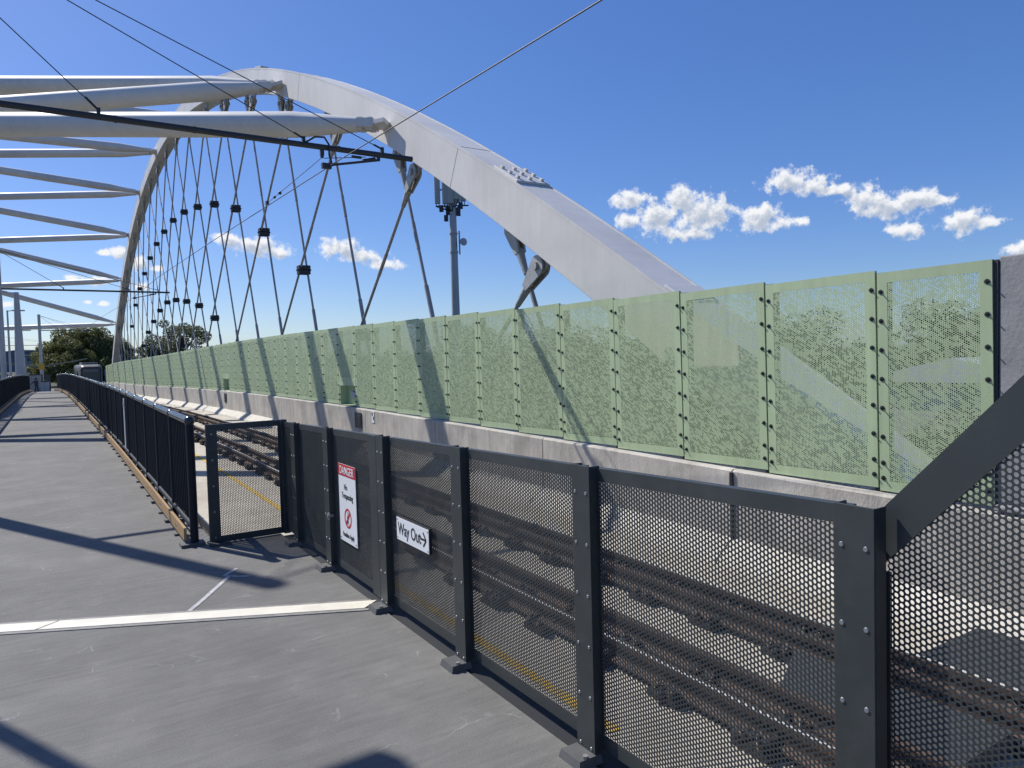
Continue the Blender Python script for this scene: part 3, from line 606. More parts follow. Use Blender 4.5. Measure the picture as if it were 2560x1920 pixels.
# ------------------------------------------------------------------ signs
def text_mesh(txt, size, sx, loc, m, parent, name, align='CENTER'):
    cu = bpy.data.curves.new('lettering', 'FONT'); cu.body = txt; cu.size = size; cu.align_x = align; cu.extrude = .0006; cu.offset = size*.012
    o = bpy.data.objects.new('lettering', cu); COL.objects.link(o); dg = bpy.context.evaluated_depsgraph_get()
    me = bpy.data.meshes.new_from_object(o.evaluated_get(dg)); bpy.data.objects.remove(o)
    vs = [v.co.copy() for v in me.vertices]
    for v, c in zip(me.vertices, vs): v.co = Vector((loc[0]-c.z, loc[1]-c.x*sx, loc[2]+c.y))
    me.flip_normals(); me.materials.clear(); me.materials.append(m); return link(name, me, parent)
SXF = FX+.036
dg_ = empty('danger_sign', (SXF, 5.13, .28), 'tall white sign with red DANGER header and no trespassing symbol on the gate', 'sign')
b = MB(); b.bb((SXF-.003, 4.955, .275), (SXF, 5.315, .86)); b.build('sign_board', M['signwhite'], dg_, .0008)
b = MB(); b.bb((SXF-.0042, 4.956, .772), (SXF-.0030, 5.314, .859)); b.build('header_band', M['signred'], dg_)
xs = SXF-.0052; yc = 5.135
text_mesh('DANGER', .082, .90, (xs, yc, .787), M['signwhite'], dg_, 'lettering')
xs = SXF-.0038
text_mesh('No', .062, .85, (xs, yc+.03, .672), M['signblack'], dg_, 'lettering'); text_mesh('Trespassing', .062, .82, (xs, yc, .605), M['signblack'], dg_, 'lettering'); text_mesh('Penalties Apply', .050, .78, (xs, yc, .315), M['signblack'], dg_, 'lettering')
def ring_poly(r0, r1, yc, zc, m, name, parent, x):
    b = MB(); n = 40
    vs = [(x, yc+math.cos(2*math.pi*i/n)*r, zc+math.sin(2*math.pi*i/n)*r) for r in (r0, r1) for i in range(n)]
    b.add(vs, [(i, (i+1) % n, n+(i+1) % n, n+i) for i in range(n)]); return b
rg = ring_poly(.058, .074, yc, .462, None, '', None, xs-.0006)
a = R(45); dd = Vector((0, -math.cos(a), math.sin(a))); pp = Vector((0, math.sin(a), math.cos(a)))
c = Vector((xs-.0009, yc, .462)); rg.add([c-dd*.066-pp*.008, c+dd*.066-pp*.008, c+dd*.066+pp*.008, c-dd*.066+pp*.008], [(0, 1, 2, 3)])
rg.build('prohibition_ring', M['signred'], dg_)
pg = MB()
def limb(pts, w):
    for p, q in zip(pts[:-1], pts[1:]):
        p = Vector((xs-.0004, yc-p[0], .462+p[1])); q = Vector((xs-.0004, yc-q[0], .462+q[1])); d = (q-p).normalized(); nn = Vector((0, -d.z, d.y))*w/2
        pg.add([p-nn, q-nn, q+nn, p+nn], [(0, 1, 2, 3)])
limb([(.002, .026), (-.004, -.006)], .017); limb([(-.004, -.004), (.008, -.026), (.016, -.05)], .009); limb([(-.004, -.004), (-.010, -.028), (-.024, -.048)], .009); limb([(.002, .022), (-.016, .006), (-.012, -.008)], .007); limb([(.002, .022), (.018, .006), (.026, .0)], .007)
n = 16; pg.add([(xs-.0004, yc-.005+.0095*math.cos(2*math.pi*i/n), .462+.040+.0095*math.sin(2*math.pi*i/n)) for i in range(n)], [tuple(range(n))])
pg.build('walking_figure', M['signblack'], dg_)
for y, z in ((4.975, .295), (5.295, .295), (4.975, .842), (5.295, .842)): MB().tube((SXF-.003, y, z), (SXF-.006, y, z), .006, n=8).build('sign_fixing', M['rivet'], dg_)
wo_ = empty('way_out_sign', (SXF, 3.96, .5), 'small white Way Out sign with black arrow on the fence mesh', 'sign')
b = MB(); b.bb((SXF-.018, 3.728, .505), (SXF, 4.192, .655)); b.build('sign_backing', M['signblack'], wo_, .002)
b = MB(); b.bb((SXF-.0205, 3.732, .508), (SXF-.0178, 4.188, .649)); b.build('sign_board', M['signwhite'], wo_, .0008)
xs = SXF-.0212
text_mesh('Way Out', .105, .82, (xs, 4.165, .548), M['signblack'], wo_, 'lettering', 'LEFT')
ar = MB(); az_ = .580; ay = 3.765
ar.add([(xs, ay+.076, az_-.0065), (xs, ay+.010, az_-.0065), (xs, ay+.010, az_+.0065), (xs, ay+.076, az_+.0065)], [(0, 1, 2, 3)])
for s in (1, -1):
    p = Vector((xs-.0003, ay, az_)); q = Vector((xs-.0003, ay+.040, az_+s*.042)); d = (q-p).normalized(); nn = Vector((0, -d.z, d.y))*.0068; ar.add([p-nn, q-nn, q+nn, p+nn], [(0, 1, 2, 3)])
ar.build('arrow', M['signblack'], wo_)
for y, z in ((3.745, .522), (4.175, .522), (3.745, .636), (4.175, .636)): MB().tube((SXF-.0205, y, z), (SXF-.0225, y, z), .005, n=8).build('sign_fixing', M['rivet'], wo_)

# ------------------------------------------------------------------ bar railings each side of the footpath
def railing(name, x, y0, y1, label, kick=True, side=1):
    rt = empty(name, (x, y0, 0), label, 'railing')
    P = lambda y, z: Vector((x+(cx(y) if side > 0 else max(0, y-46)*.012), y, zw(y)+z))
    n = int((y1-y0)/1.17); L1 = [y0+1.17*i for i in range(n+1)]
    hr = MB(); yy = [y0+.585*i for i in range(2*n+1)]
    hr.sweep([P(y, 1.12) for y in yy], .036, 12); hr.ball(P(y0, 1.122), .047)
    for y in L1[1:]: hr.sweep([P(y-.03, 1.12), P(y-.022, 1.12), P(y+.022, 1.12), P(y+.03, 1.12)], [.037, .043, .043, .037], 12)
    hr.build('handrail', M['rail_top'], rt)
    br_ = MB(); br_.sweep([P(y, .17) for y in yy], .030, 10)
    br_.build('bottom_rail', M['navy'], rt)
    for i in range(n):
        kk = MB(); a, b_ = L1[i]+.02, L1[i+1]-.02
        for s in range(22): 
            y = a+.06+(b_-a-.12)*s/21; kk.ball(P(y, .20), .010, 6, 4)
        if i < 14: kk.build('stud_strip', M['rail_top'], rt)
    for i, y in enumerate(L1):
        if i > 40: break
        p = MB(); p.tube(P(y, 0), P(y, 1.10), .030 if i else .036, n=8); o = p.build('post', M['navy'], rt)
        b = MB(); b.box(P(y, .014)+Vector((-.02*side, 0, 0)), (.17 if i else .20, .10 if i else .14, .028)); b.build('base_plate', M['plinth'], o)
    cnt = 0; rest = MB()
    for i in range(n):
        for s in range(1, 11):
            y = L1[i]+1.17*s/11
            if cnt < 98: MB().tube(P(y, .17), P(y, 1.10), .0115, n=6).build('baluster', M['navy'], rt)
            else: rest.tube(P(y, .17), P(y, 1.10), .0115, n=5, cap=False)
            cnt += 1
    o = rest.build('baluster', M['navy'], rt); o['kind'] = 'stuff'
    if kick:
        kb = MB(); q = -.075*side
        kb.loft([[P(y, .055)+Vector((q-.012, 0, 0)), P(y, .055)+Vector((q+.012, 0, 0)), P(y, .165)+Vector((q+.012, 0, 0)), P(y, .165)+Vector((q-.012, 0, 0))] for y in yy])
        kb.build('kick_rail', M['tan'], rt)
        for i, y in enumerate(L1[:30]):
            b = MB(); b.box(P(y+.5, .085)+Vector((-.035*side, 0, 0)), (.05, .04, .14)); b.box(P(y+.5, .010)+Vector((-.06*side, 0, 0)), (.09, .07, .018))
            b.build('kick_bracket', M['plinth'], rt)
            d = MB()
            for s in range(4): d.tube(P(y+.44+.03*s, .11)+Vector((q-.012*side, 0, 0)), P(y+.44+.03*s, .11)+Vector((q-.018*side, 0, 0)), .006, n=6)
            d.build('screw_row', M['rivet'], rt)
    return rt
railing('bar_railing', 1.005, 6.975, 62, 'dark bar railing between footpath and tram track with a tan kick rail', True, 1)
railing('bar_railing', -1.60, 15.2, 60, 'dark bar railing along the left side of the footpath', True, -1)
mb = MB(); y = 12.9; mb.box((.945+cx(y), y, zw(y)+.66), (.012, .085, .78)); o = mb.build('marker_strip', M['signwhite'], None, .002); tag(o, 'narrow white vertical marker strip fixed to the dark bar railing', 'marker')
mb = MB(); mb.box((.936+cx(y), y, zw(y)+.96), (.006, .06, .05)); mb.box((.936+cx(y), y, zw(y)+.90), (.006, .05, .015)); mb.build('marker_symbol', M['cab'], o)

# ------------------------------------------------------------------ tram track
tr = empty('tram_track', (4.2, 20, -.7), 'rusty tram rails with guard rails and dark fastener pads on concrete', 'railway track')
ty = [-8+1.5*i for i in range(88)]
def rail(xc, zt, nm, wear, tilt=0):
    pf = [(-.065, -.15), (.065, -.15), (.065, -.138), (.010, -.118), (.010, -.045), (.034, -.036), (.034, 0), (-.034, 0), (-.034, -.036), (-.010, -.045), (-.010, -.118), (-.065, -.138)]
    o = MB().loft([[(xc+cx(y)+a, y, zt+dzw(y)+b) for a, b in pf] for y in ty]).build(nm, M['rust'], tr)
    if wear:
        MB().loft([[(xc+cx(y)+wear[0], y, zt+dzw(y)+.0012), (xc+cx(y)+wear[1], y, zt+dzw(y)+.0012), (xc+cx(y)+wear[1], y, zt+dzw(y)+.0004), (xc+cx(y)+wear[0], y, zt+dzw(y)+.0004)] for y in ty]).build('rail_head', M['shine'], o)
ZR = -.525
rail(4.985, ZR, 'running_rail', (.004, .034)); rail(3.485, ZR, 'running_rail', (-.02, .004)); rail(4.66, ZR+.015, 'guard_rail', None); rail(3.81, ZR+.015, 'guard_rail', None)
# fastener pads: a block with an irregular collar of clips
def pad_mesh(seed):
    r = random.Random(seed); b = MB(); b.bb((-.30, -.14, -.20), (.30, .14, -.150))
    for q in range(26):
        x = r.uniform(-.30, .30); y = r.uniform(-.15, .15); s = r.uniform(.02, .05)
        b.ball((x, y, -.14+r.uniform(-.02, .035)), s, 6, 4, (1.2, 1, .8))
    return b.mesh('rail_pad', M['rubber'])
def one_clip(b, x, y, z):
    b.tube((x, y, z-.15), (x, y, z-.085), .016, n=6); b.box((x, y, z-.10), (.06, .045, .02))
    return b.sweep([(x-.05, y-.03, z-.11), (x-.02, y-.04, z-.075), (x+.03, y, z-.07), (x+.05, y+.03, z-.11)], .008, 5)
clip_me = one_clip(MB(), 0, 0, 0).mesh('rail_clip', M['clip']); far_clip = MB()
pads = [pad_mesh(i) for i in range(3)]; T0 = Vector(tr.location); cnt = 0
far_p = MB()
y = -1.0; i = 0
while y < 72:
    for xc in (4.84, 3.63):
        loc = Vector((xc+cx(y)+random.uniform(-.02, .02), y, ZR+dzw(y)))
        if cnt < 98:
            o = bpy.data.objects.new('rail_pad', pads[i % 3]); COL.objects.link(o); o.parent = tr; o.location = loc-T0; o.rotation_euler = (0, 0, random.uniform(-.05, .05)+(math.pi if i % 2 else 0))
            if cnt < 12:
                for q in (-.28, -.11, .11, .28):
                    for q2 in (-.07, .07):
                        k = bpy.data.objects.new('rail_clip', clip_me); COL.objects.link(k); k.parent = o; k.location = (q, q2, 0); k.rotation_euler = (0, 0, random.uniform(-.5, .5))
            else:
                for q in (-.28, -.11, .11, .28):
                    for q2 in (-.07, .07): one_clip(far_clip, loc.x+q, loc.y+q2, loc.z)
            cnt += 1
        else:
            far_p.box(loc+Vector((0, 0, -.155)), (.62, .28, .09))
            for q in (-.28, -.11, .11, .28): far_p.box(loc+Vector((q, 0, -.10)), (.06, .18, .06))
    y += .75; i += 1
o = far_p.build('rail_pad', M['rubber'], tr); o['kind'] = 'stuff'
o = far_clip.build('rail_clip', M['clip'], tr); o['kind'] = 'stuff'
# dark rubber crossing panels laid between and outside the rails
def cpanel(poly, z, lab):
    o = MB().loft([[Vector((*p, z-.10)) for p in poly], [Vector((*p, z)) for p in poly]]).build('crossing_panel', M['panel'], None, .006); tag(o, lab, 'crossing panel', 'rubber crossing panels'); return o
cpanel([(3.92, 1.9), (4.56, 1.9), (4.56, 3.35), (3.92, 3.0)], -.60, 'dark rubber crossing panel lying between the two guard rails')
cpanel([(5.10, 1.75), (6.0, 1.75), (6.0, 2.75), (5.10, 2.75)], -.585, 'dark rubber crossing panel between the far rail and the pale kerb')

# ------------------------------------------------------------------ overhead line
def mast(x, y, ztop, arm_z, arm_x, label, near=False, r=.12, base=None):
    zb = zw(y)-.1 if y < 100 else -1.75
    m_ = empty('catenary_mast', (x, y, zb), label, 'mast', 'masts carrying the overhead line')
    MB().tube((x, y, zb), (x, y, ztop), r, r*.8, n=14).build('pole', M['mast'], m_)
    a = MB(); a.tube((x, y, arm_z), (arm_x, y, arm_z-.02), .05 if near else .045, n=12)
    for f in (.18, .38, .52, .70, .82) if near else (): a.tube((x+(arm_x-x)*f-.02, y, arm_z-.01), (x+(arm_x-x)*f+.02, y, arm_z-.01), .056, n=12)
    arm = a.build('cantilever', M['dark'], m_)
    for f in (.352, .742, .925):
        xe = x+(arm_x-x)*f; s = MB(); s.tube((x, y, ztop-.1), (xe, y, arm_z+.09), .008 if near else .012, n=6); s.tube((xe+(-.16), y, arm_z+.09+.16*(ztop-arm_z)/(xe-x)), (xe, y, arm_z+.09), .018, n=8); s.box((xe, y, arm_z+.055), (.05, .06, .13)); s.build('stay_wire', M['wire'], m_)
    q = arm_x-1.62; sa = MB()
    sa.tube((arm_x-.68, y, arm_z-.12), (q, y, arm_z-.32), .022, n=8); sa.box((q, y, arm_z-.33), (.16, .08, .09)); sa.box((arm_x-.66, y, arm_z-.06), (.05, .06, .14)); sa.tube((arm_x-.72, y, arm_z-.1), (arm_x-.95, y, arm_z-.16), .032, n=8)
    sa.build('registration_arm', M['dark'], m_)
    if near:
        c = MB(); pts = [(q-.36, y-.03, arm_z+.02), (q-.2, y-.05, arm_z+.13), (q-.04, y-.06, arm_z+.14), (q+.04, y-.06, arm_z+.02), (q+.04, y-.05, arm_z-.15), (q+.1, y-.03, arm_z-.33)]
        c.sweep(pts, .018, 8); c.build('feeder_cable', M['wire'], m_)
        t = MB(); t.bb((q-.10, y-.03, arm_z-.16), (q-.04, y+.03, arm_z)); t.tube((q-.07, y, arm_z-.16), (q-.07, y, arm_z-.20), .03, n=8); t.tube((q-.03, y, arm_z-.2), (q+.72, y, arm_z-.09), .007, n=6); t.box((q+.55, y, arm_z-.11), (.18, .04, .04))
        t.tube((q-.08, y+.05, arm_z-.2), (q-.12, y+3.6, arm_z-.30), .006, n=6); t.ball((q-.11, y+2.6, arm_z-.28), .035); t.ball((q-.115, y+3.0, arm_z-.285), .03); t.box((q-.12, y+3.6, arm_z-.29), (.05, .12, .07))
        t.build('tension_link', M['dark'], m_)
    return m_
mast(-2.0, 12.3, 8.1, 5.31, 5.76, 'dark cantilever tube with stay wires reaching in from the left near the camera', True, .135)
mast(-1.95, 41, 7.2, 5.31, 5.25, 'slim grey mast left of the footpath holding the second overhead arm')
mast(-1.0, 87, 6.9, 5.3, 3.6, 'grey mast with yellow box before the dome shaped tree', False, .16)
mast(-9.0, 147, 7.2, 5.3, 4.0, 'distant grey mast behind the shelter at far left'); mast(-16, 215, 7.2, 5.3, 5.0, 'most distant overhead line mast at the left edge')
MB().bb((-1.25, 86.6, 1.35), (-.75, 86.8, 1.95)).build('signal_box', M['yelbox'], [o for o in bpy.data.objects if o.name.startswith('catenary_mast')][2])
cw = MB(); cw.sweep([(5.1, -4, 5.0), (4.57, 5.4, 5.0), (4.2, 12.0, 4.98), (3.85, 22, 4.99), (3.6, 31.3, 5.0), (3.55, 41, 4.98), (2.95, 60, 4.99), (2.4, 87, 4.97), (2.6, 147, 4.7), (3.4, 215, 4.4)], .0085, 6)
tag(cw.build('contact_wire', M['wire']), 'dark overhead contact wire running diagonally above the tram track', 'overhead wire')

# ------------------------------------------------------------------ lamps and columns at left
def lamp(x, y, h, arm, label, r=.05, box=(.55, .2, .07)):
    zb = zw(y)-.1; t = empty('street_lamp', (x, y, zb), label, 'street lamp', 'lamp posts beside the footpath')
    MB().tube((x, y, zb), (x, y, zb+h), r*1.3, r*.8, n=10).build('lamp_pole', M['mast'], t)
    MB().tube((x, y, zb+h-.05), (x+arm, y, zb+h), r*.55, n=8).build('lamp_arm', M['mast'], t)
    b = MB(); b.bb((x+arm-.05, y-box[1]/2, zb+h-box[2]/2), (x+arm+box[0], y+box[1]/2, zb+h+box[2]/2)); b.build('lamp_head', M['mast'], t, .015)
lamp(-1.95, 7.48, 5.75, .54, 'slim grey lamp post left of the camera whose shadow crosses the near footpath', .055, (.23, .26, .16))
lamp(-2.72, 66, 6.3, .35, 'grey lamp post behind the tapered column at left', .07, (.75, .25, .1)); lamp(-3.3, 101, 7.2, .4, 'farther grey lamp post near the station shelter', .08, (.9, .25, .1))
tcol = empty('tapered_column', (-1.97, 62, -.3), 'thick tapered pale grey column with a lamp head left of the footpath', 'column')
MB().sweep([(-1.97, 62, -1.2), (-1.97, 62, 1.1), (-1.97, 62, 6.95)], [.36, .33, .15], 18).build('column_shaft', M['mast'], tcol)
b = MB(); b.tube((-1.97, 62, 6.92), (-3.0, 62, 6.92), .03, n=8); b.bb((-3.1, 61.9, 6.88), (-2.5, 62.1, 6.97)); b.build('lamp_head', M['mast'], tcol)

# ------------------------------------------------------------------ antenna mast beyond the bridge
ax, ay_ = 21.3, 39.8
an = empty('antenna_mast', (ax, ay_, -8), 'tall grey monopole with clustered phone antennas standing behind the arch', 'antenna mast')
MB().sweep([(ax, ay_, -8), (ax, ay_, 2), (ax, ay_, 12.5)], [.38, .27, .20], 16).build('pole', M['mast'], an)
D1 = Vector((.84, -.54, 0)); D2 = Vector((.54, .84, 0))
for i, (o1, o2, z, h, w) in enumerate(((-1.05, 0, 11.6, 1.9, .34), (-.45, -.35, 11.4, 1.7, .4), (-.1, -.45, 11.2, 1.3, .36), (.3, -.4, 11.6, 1.6, .34), (.75, 0, 11.7, 1.9, .34), (.3, .6, 11.7, 1.8, .34), (-.5, .6, 11.7, 1.8, .34))):
    c = Vector((ax, ay_, z+.4))+D1*o1*.88+D2*o2; b = MB().box(c, (w, .16, h), (D1, D2, Vector((0, 0, 1)))); o = b.build('antenna_panel', M['antenna'], an, .03)
    k = MB()
    for q in (-.08, .08):
        s = c+D1*q+Vector((0, 0, -h/2)); k.sweep([s, s+Vector((0, 0, -.18)), s+Vector((0, 0, -.30))-D1*o1*.25, Vector((ax, ay_, z-h/2-.1))], .028, 6)
    k.build('cable_loop', M['wire'], o)
b = MB()
for o1, z, s in ((-.42, 10.15, .38), (-.3, 10.6, .5), (.35, 10.5, .45), (-.12, 10.9, .5), (.5, 10.9, .4), (-.7, 10.75, .4)): b.box(Vector((ax, ay_, z))+D1*o1, (.26, .2, s), (D1, D2, Vector((0, 0, 1))))
b.build('radio_unit', M['dark'], an, .02)
b = MB(); b.tube(Vector((ax, ay_, 10.9))-D1*1.05, Vector((ax, ay_, 10.9))+D1*1.0, .045, n=8); b.tube(Vector((ax, ay_, 11.9))-D1*1.05, Vector((ax, ay_, 11.9))+D1*1.0, .045, n=8); b.build('head_frame', M['dark'], an)
b = MB()
for z in (8.05, 9.2): b.tube((ax, ay_, z-.04), (ax, ay_, z+.04), .27, n=16)
b.tube(Vector((ax, ay_, 7.9))+D1*.36, Vector((ax, ay_, 9.35))+D1*.36, .05, n=8); b.build('strap', M['mast'], an)
c = Vector((ax, ay_, 8.65))+D1*.62; b = MB(); b.tube(c-D2*.28, c+D2*.1, .22, .2, n=16); b.tube(c-D1*.25, c, .05, n=8); b.build('dish', M['cab'], an)

# ------------------------------------------------------------------ tram
TX, TY, TZ = 3.95, 104.0, -1.72
tm = empty('tram', (TX, TY, TZ), 'dark grey tram with large windscreen coming along the track at far left', 'tram')
w = 1.28; prof = lambda ww, z0, z1: [(TX-ww, z0), (TX-ww, z1-.35), (TX-ww+.16, z1-.06), (TX-ww+.4, z1), (TX+ww-.4, z1), (TX+ww-.16, z1-.06), (TX+ww, z1-.35), (TX+ww, z0)]
rings = []
for y, ww, z0, z1 in ((TY, w*.88, TZ+.25, TZ+3.2), (TY+.5, w*.96, TZ+.2, TZ+3.38), (TY+1.4, w, TZ+.2, TZ+3.45), (TY+27, w, TZ+.2, TZ+3.45)): rings.append([(x, y, z) for x, z in prof(ww, z0, z1)])
MB().loft(rings).build('body', M['tram'], tm, .03)
b = MB(); b.loft([[(x, TY-.045, z) for x, z in ((TX-.92, TZ+1.05), (TX+.92, TZ+1.05), (TX+.96, TZ+2.95), (TX-.96, TZ+2.95))], [(x, TY+.02, z) for x, z in ((TX-.92, TZ+1.05), (TX+.92, TZ+1.05), (TX+.96, TZ+2.95), (TX-.96, TZ+2.95))]]); b.build('windscreen', M['tramglass'], tm)
b = MB(); b.bb((TX-1.06, TY-.022, TZ+.98), (TX+1.06, TY+.02, TZ+3.02)); b.build('windscreen_surround', M['signblack'], tm)
b = MB(); b.bb((TX-.8, TY-.05, TZ+2.55), (TX+.8, TY-.035, TZ+2.85)); b.build('destination_board', M['band'], tm)
b = MB(); b.bb((TX-1.0, TY-.06, TZ+.45), (TX+1.0, TY+.02, TZ+1.02)); b.build('front_panel', M['tramyel'], tm, .03)
for s in (-.72, .72): MB().ball((TX+s, TY-.06, TZ+.8), .11, 10, 6, (1, .4, 1)).build('headlight', M['lamp'], tm)
for i in range(7):
    b = MB(); y = TY+1.6+i*3.5; b.bb((TX-w-.012, y, TZ+1.1), (TX-w+.02, y+2.9, TZ+2.7)); b.build('side_window', M['tramglass'], tm)
b = MB(); b.bb((TX-.9, TY+3, TZ+3.45), (TX+.9, TY+12, TZ+3.72)); b.build('roof_unit', M['tramroof'], tm, .04)
for s in (-1, 1):
    b = MB(); b.sweep([(TX+s*1.05, TY+.3, TZ+2.9), (TX+s*1.42, TY-.15, TZ+2.75), (TX+s*1.45, TY-.2, TZ+2.3)], .035, 6); b.bb((TX+s*1.45-.08, TY-.26, TZ+2.0), (TX+s*1.45+.08, TY-.16, TZ+2.4)); b.build('mirror_arm', M['signblack'], tm)

# ------------------------------------------------------------------ tarp, shelter, cabinet, building, signs
def cloth(x0, x1, y, z0f, z1f, amp, n=26, mm=10):
    vs = []; fs = []
    for i in range(n+1):
        for j in range(mm+1):
            u = i/n; v = j/mm; x = x0+(x1-x0)*u; z = z0f(u)+(z1f(u)-z0f(u))*v; vs.append((x, y+amp*math.sin(u*17+v*3)*.6+amp*math.sin(u*7-v*5), z))
    for i in range(n):
        for j in range(mm): a = i*(mm+1)+j; fs.append((a, a+mm+1, a+mm+2, a+1))
    return MB().add(vs, fs, True)
tp = cloth(5.25, 6.15, 100.5, lambda u: -.65+.55*u+.15*math.sin(u*9), lambda u: 1.05+.28*u, .06); o = tp.build('tarpaulin', M['tarp']); so = o.modifiers.new('thickness', 'SOLIDIFY'); so.thickness = .012
tag(o, 'blue tarpaulin hung between the tram and the end of the green panels', 'tarpaulin')
b = MB(); b.bb((5.3, 100.75, -1.75), (6.3, 100.9, .0)); tag(b.build('site_hoarding', M['sheet_shade']), 'black sheet hoarding under the blue tarpaulin', 'hoarding')
sx0, sy0 = -1.7, 92
sh_ = empty('station_shelter', (sx0, sy0, -1.2), 'low station shelter with butterfly canopy roof at the end of the footpath', 'shelter')
zc = 1.55
b = MB(); b.loft([[(-5.4, sy0-3, zc+.62), (-1.0, sy0-3, zc), (3.1, sy0-3, zc+.75), (3.1, sy0-3, zc+.87), (-1.0, sy0-3, zc+.16), (-5.4, sy0-3, zc+.78)], [(-5.4, sy0+5, zc+.62), (-1.0, sy0+5, zc), (3.1, sy0+5, zc+.75), (3.1, sy0+5, zc+.87), (-1.0, sy0+5, zc+.16), (-5.4, sy0+5, zc+.78)]]); b.build('canopy', M['roof'], sh_)
for yy in (sy0-1.5, sy0+3.5): MB().tube((-1.0, yy, -1.75), (-1.0, yy, zc+.05), .11, n=10).build('shelter_post', M['dark'], sh_)
b = MB(); b.bb((-5.2, sy0+1.0, -1.75), (-.3, sy0+1.2, .75)); b.build('back_wall', M['wall'], sh_); b = MB(); b.bb((-5.2, sy0+.7, -1.2), (-1.6, sy0+.95, -.95)); b.build('bench', M['dark'], sh_)
b = MB(); b.bb((-4.6, sy0+.96, .25), (-.8, sy0+.99, .55)); b.build('fascia', M['signblack'], sh_)
pz = -1.0; px_ = -1.30; py_ = 72
ps = empty('poster_panel', (px_, py_, pz), 'pale upright poster panel with a dark standing figure near the shelter', 'poster panel')
b = MB(); b.bb((px_-.52, py_, -.9), (px_+.52, py_+.12, 1.0)); b.build('panel_frame', M['dark'], ps)
b = MB(); b.bb((px_-.42, py_-.012, -.65), (px_+.42, py_-.002, .93)); b.build('poster_face', M['poster'], ps)
f = MB(); q = py_-.016
f.add([(px_+.02+.09*math.cos(2*math.pi*i/12), q, .62+.11*math.sin(2*math.pi*i/12)) for i in range(12)], [tuple(range(12))])
f.add([(px_-.14, q, .48), (px_+.20, q, .5), (px_+.16, q, -.02), (px_-.06, q, -.02)], [(0, 1, 2, 3)]); f.add([(px_-.06, q, -.02), (px_+.05, q, -.02), (px_-.02, q, -.6), (px_-.14, q, -.6)], [(0, 1, 2, 3)]); f.add([(px_+.05, q, -.02), (px_+.16, q, -.02), (px_+.26, q, -.6), (px_+.13, q, -.6)], [(0, 1, 2, 3)]); f.add([(px_-.14, q-.001, .48), (px_-.10, q-.001, .38), (px_-.32, q-.001, .12), (px_-.35, q-.001, .2)], [(0, 1, 2, 3)])
f.build('poster_figure', M['figure'], ps)
cbx = -.58; cby = 63.5
cb = empty('service_cabinet', (cbx, cby, -.25), 'white service cabinet standing at the end of the footpath', 'cabinet')
b = MB(); b.bb((cbx-.27, cby, -.24), (cbx+.27, cby+.4, .50)); b.build('cabinet_body', M['cab'], cb, .015); b = MB(); b.prism([(cbx-.30, cby-.03, .50), (cbx+.30, cby-.03, .50), (cbx+.30, cby-.03, .53), (cbx-.0, cby-.03, .60), (cbx-.30, cby-.03, .53)], (0, .46, 0)); b.build('cabinet_lid', M['dark'], cb)
b = MB(); b.bb((cbx-.003, cby-.004, -.2), (cbx+.003, cby, .46)); b.build('door_gap', M['signblack'], cb)
b = MB(); b.bb((-1.75, 56.6, .02), (-1.15, 56.9, .09)); tag(b.build('kerb_stone', M['pale'], None, .02), 'small pale kerb block where the left railing ends', 'kerb block')
bd = empty('grey_building', (-9, 190, -1.75), 'flat roofed grey building rising behind the station shelter', 'building')
b = MB(); b.bb((-5.2, 185, -1.75), (-1.0, 205, 3.8)); b.build('wall', M['bldg'], bd); b = MB(); b.bb((-5.6, 184.6, 2.6), (-4.7, 205, 4.3)); b.build('parapet', M['bldg'], bd)
for z in (.6, 1.8, 2.9): MB().bb((-4.6, 184.85, z), (-1.2, 185.02, z+.55)).build('window_band', M['band'], bd)
b = MB(); b.bb((-5.3, 184.5, 3.8), (-.8, 205.5, 4.0)); b.build('roof', M['band'], bd)
# stair rail at far left
b = MB()
for o_ in (0, .35): b.sweep([(-3.2, 44, 1.0+o_), (-2.5, 49, .35+o_), (-2.2, 54, .3+o_)], .03, 6)
for t in range(5): y = 44+t*1.2; b.tube((-3.2+.17*t, y, -.2), (-3.2+.17*t, y, 1.35-.18*t), .02, n=6)
tag(b.build('stair_handrail', M['navy']), 'dark sloping stair handrail at the far left edge', 'handrail')
# bright shed roof beyond the screen
sd = empty('waterside_shed', (34, 14, -8), 'pale roofed shed glimpsed through the green perforated panels', 'shed')
b = MB(); b.bb((31, 12, -8), (38, 18, .0)); b.build('wall', M['bldg'], sd); b = MB(); b.prism([(30.5, 11.5, 0), (30.5, 18.5, 0), (30.5, 18.5, .2), (30.5, 15, 1.0), (30.5, 11.5, .2)], (8, 0, 0)); b.build('roof', M['cab'], sd)

# ------------------------------------------------------------------ trees
def crown_mesh(name, clumps, n, leaf, m, seed, dens=1.0):
    r = np.random.RandomState(seed); c = np.array([k[:3] for k in clumps]); rad = np.array([k[3] for k in clumps]); pr = rad**2; pr = pr/pr.sum()
    idx = r.choice(len(clumps), n, p=pr); dr = r.normal(size=(n, 3)); dr /= np.linalg.norm(dr, axis=1)[:, None]
    rr = rad[idx]*(.62+.45*r.rand(n)**.6); P = c[idx]+dr*rr[:, None]*np.array([1, 1, .82])
    nrm = dr+.7*r.normal(size=(n, 3)); nrm /= np.linalg.norm(nrm, axis=1)[:, None]
    a = np.cross(nrm, r.normal(size=(n, 3))); a /= np.linalg.norm(a, axis=1)[:, None]; b = np.cross(nrm, a); s = leaf*(.6+.8*r.rand(n))[:, None]
    V = np.stack([P-a*s*.5, P-b*s*.32, P+a*s*.5, P+b*s*.32], 1).reshape(-1, 3); Q = np.arange(n*4).reshape(-1, 4)
    return np_mesh(name, V, Q, np.zeros((0, 3), int), MB(), m)
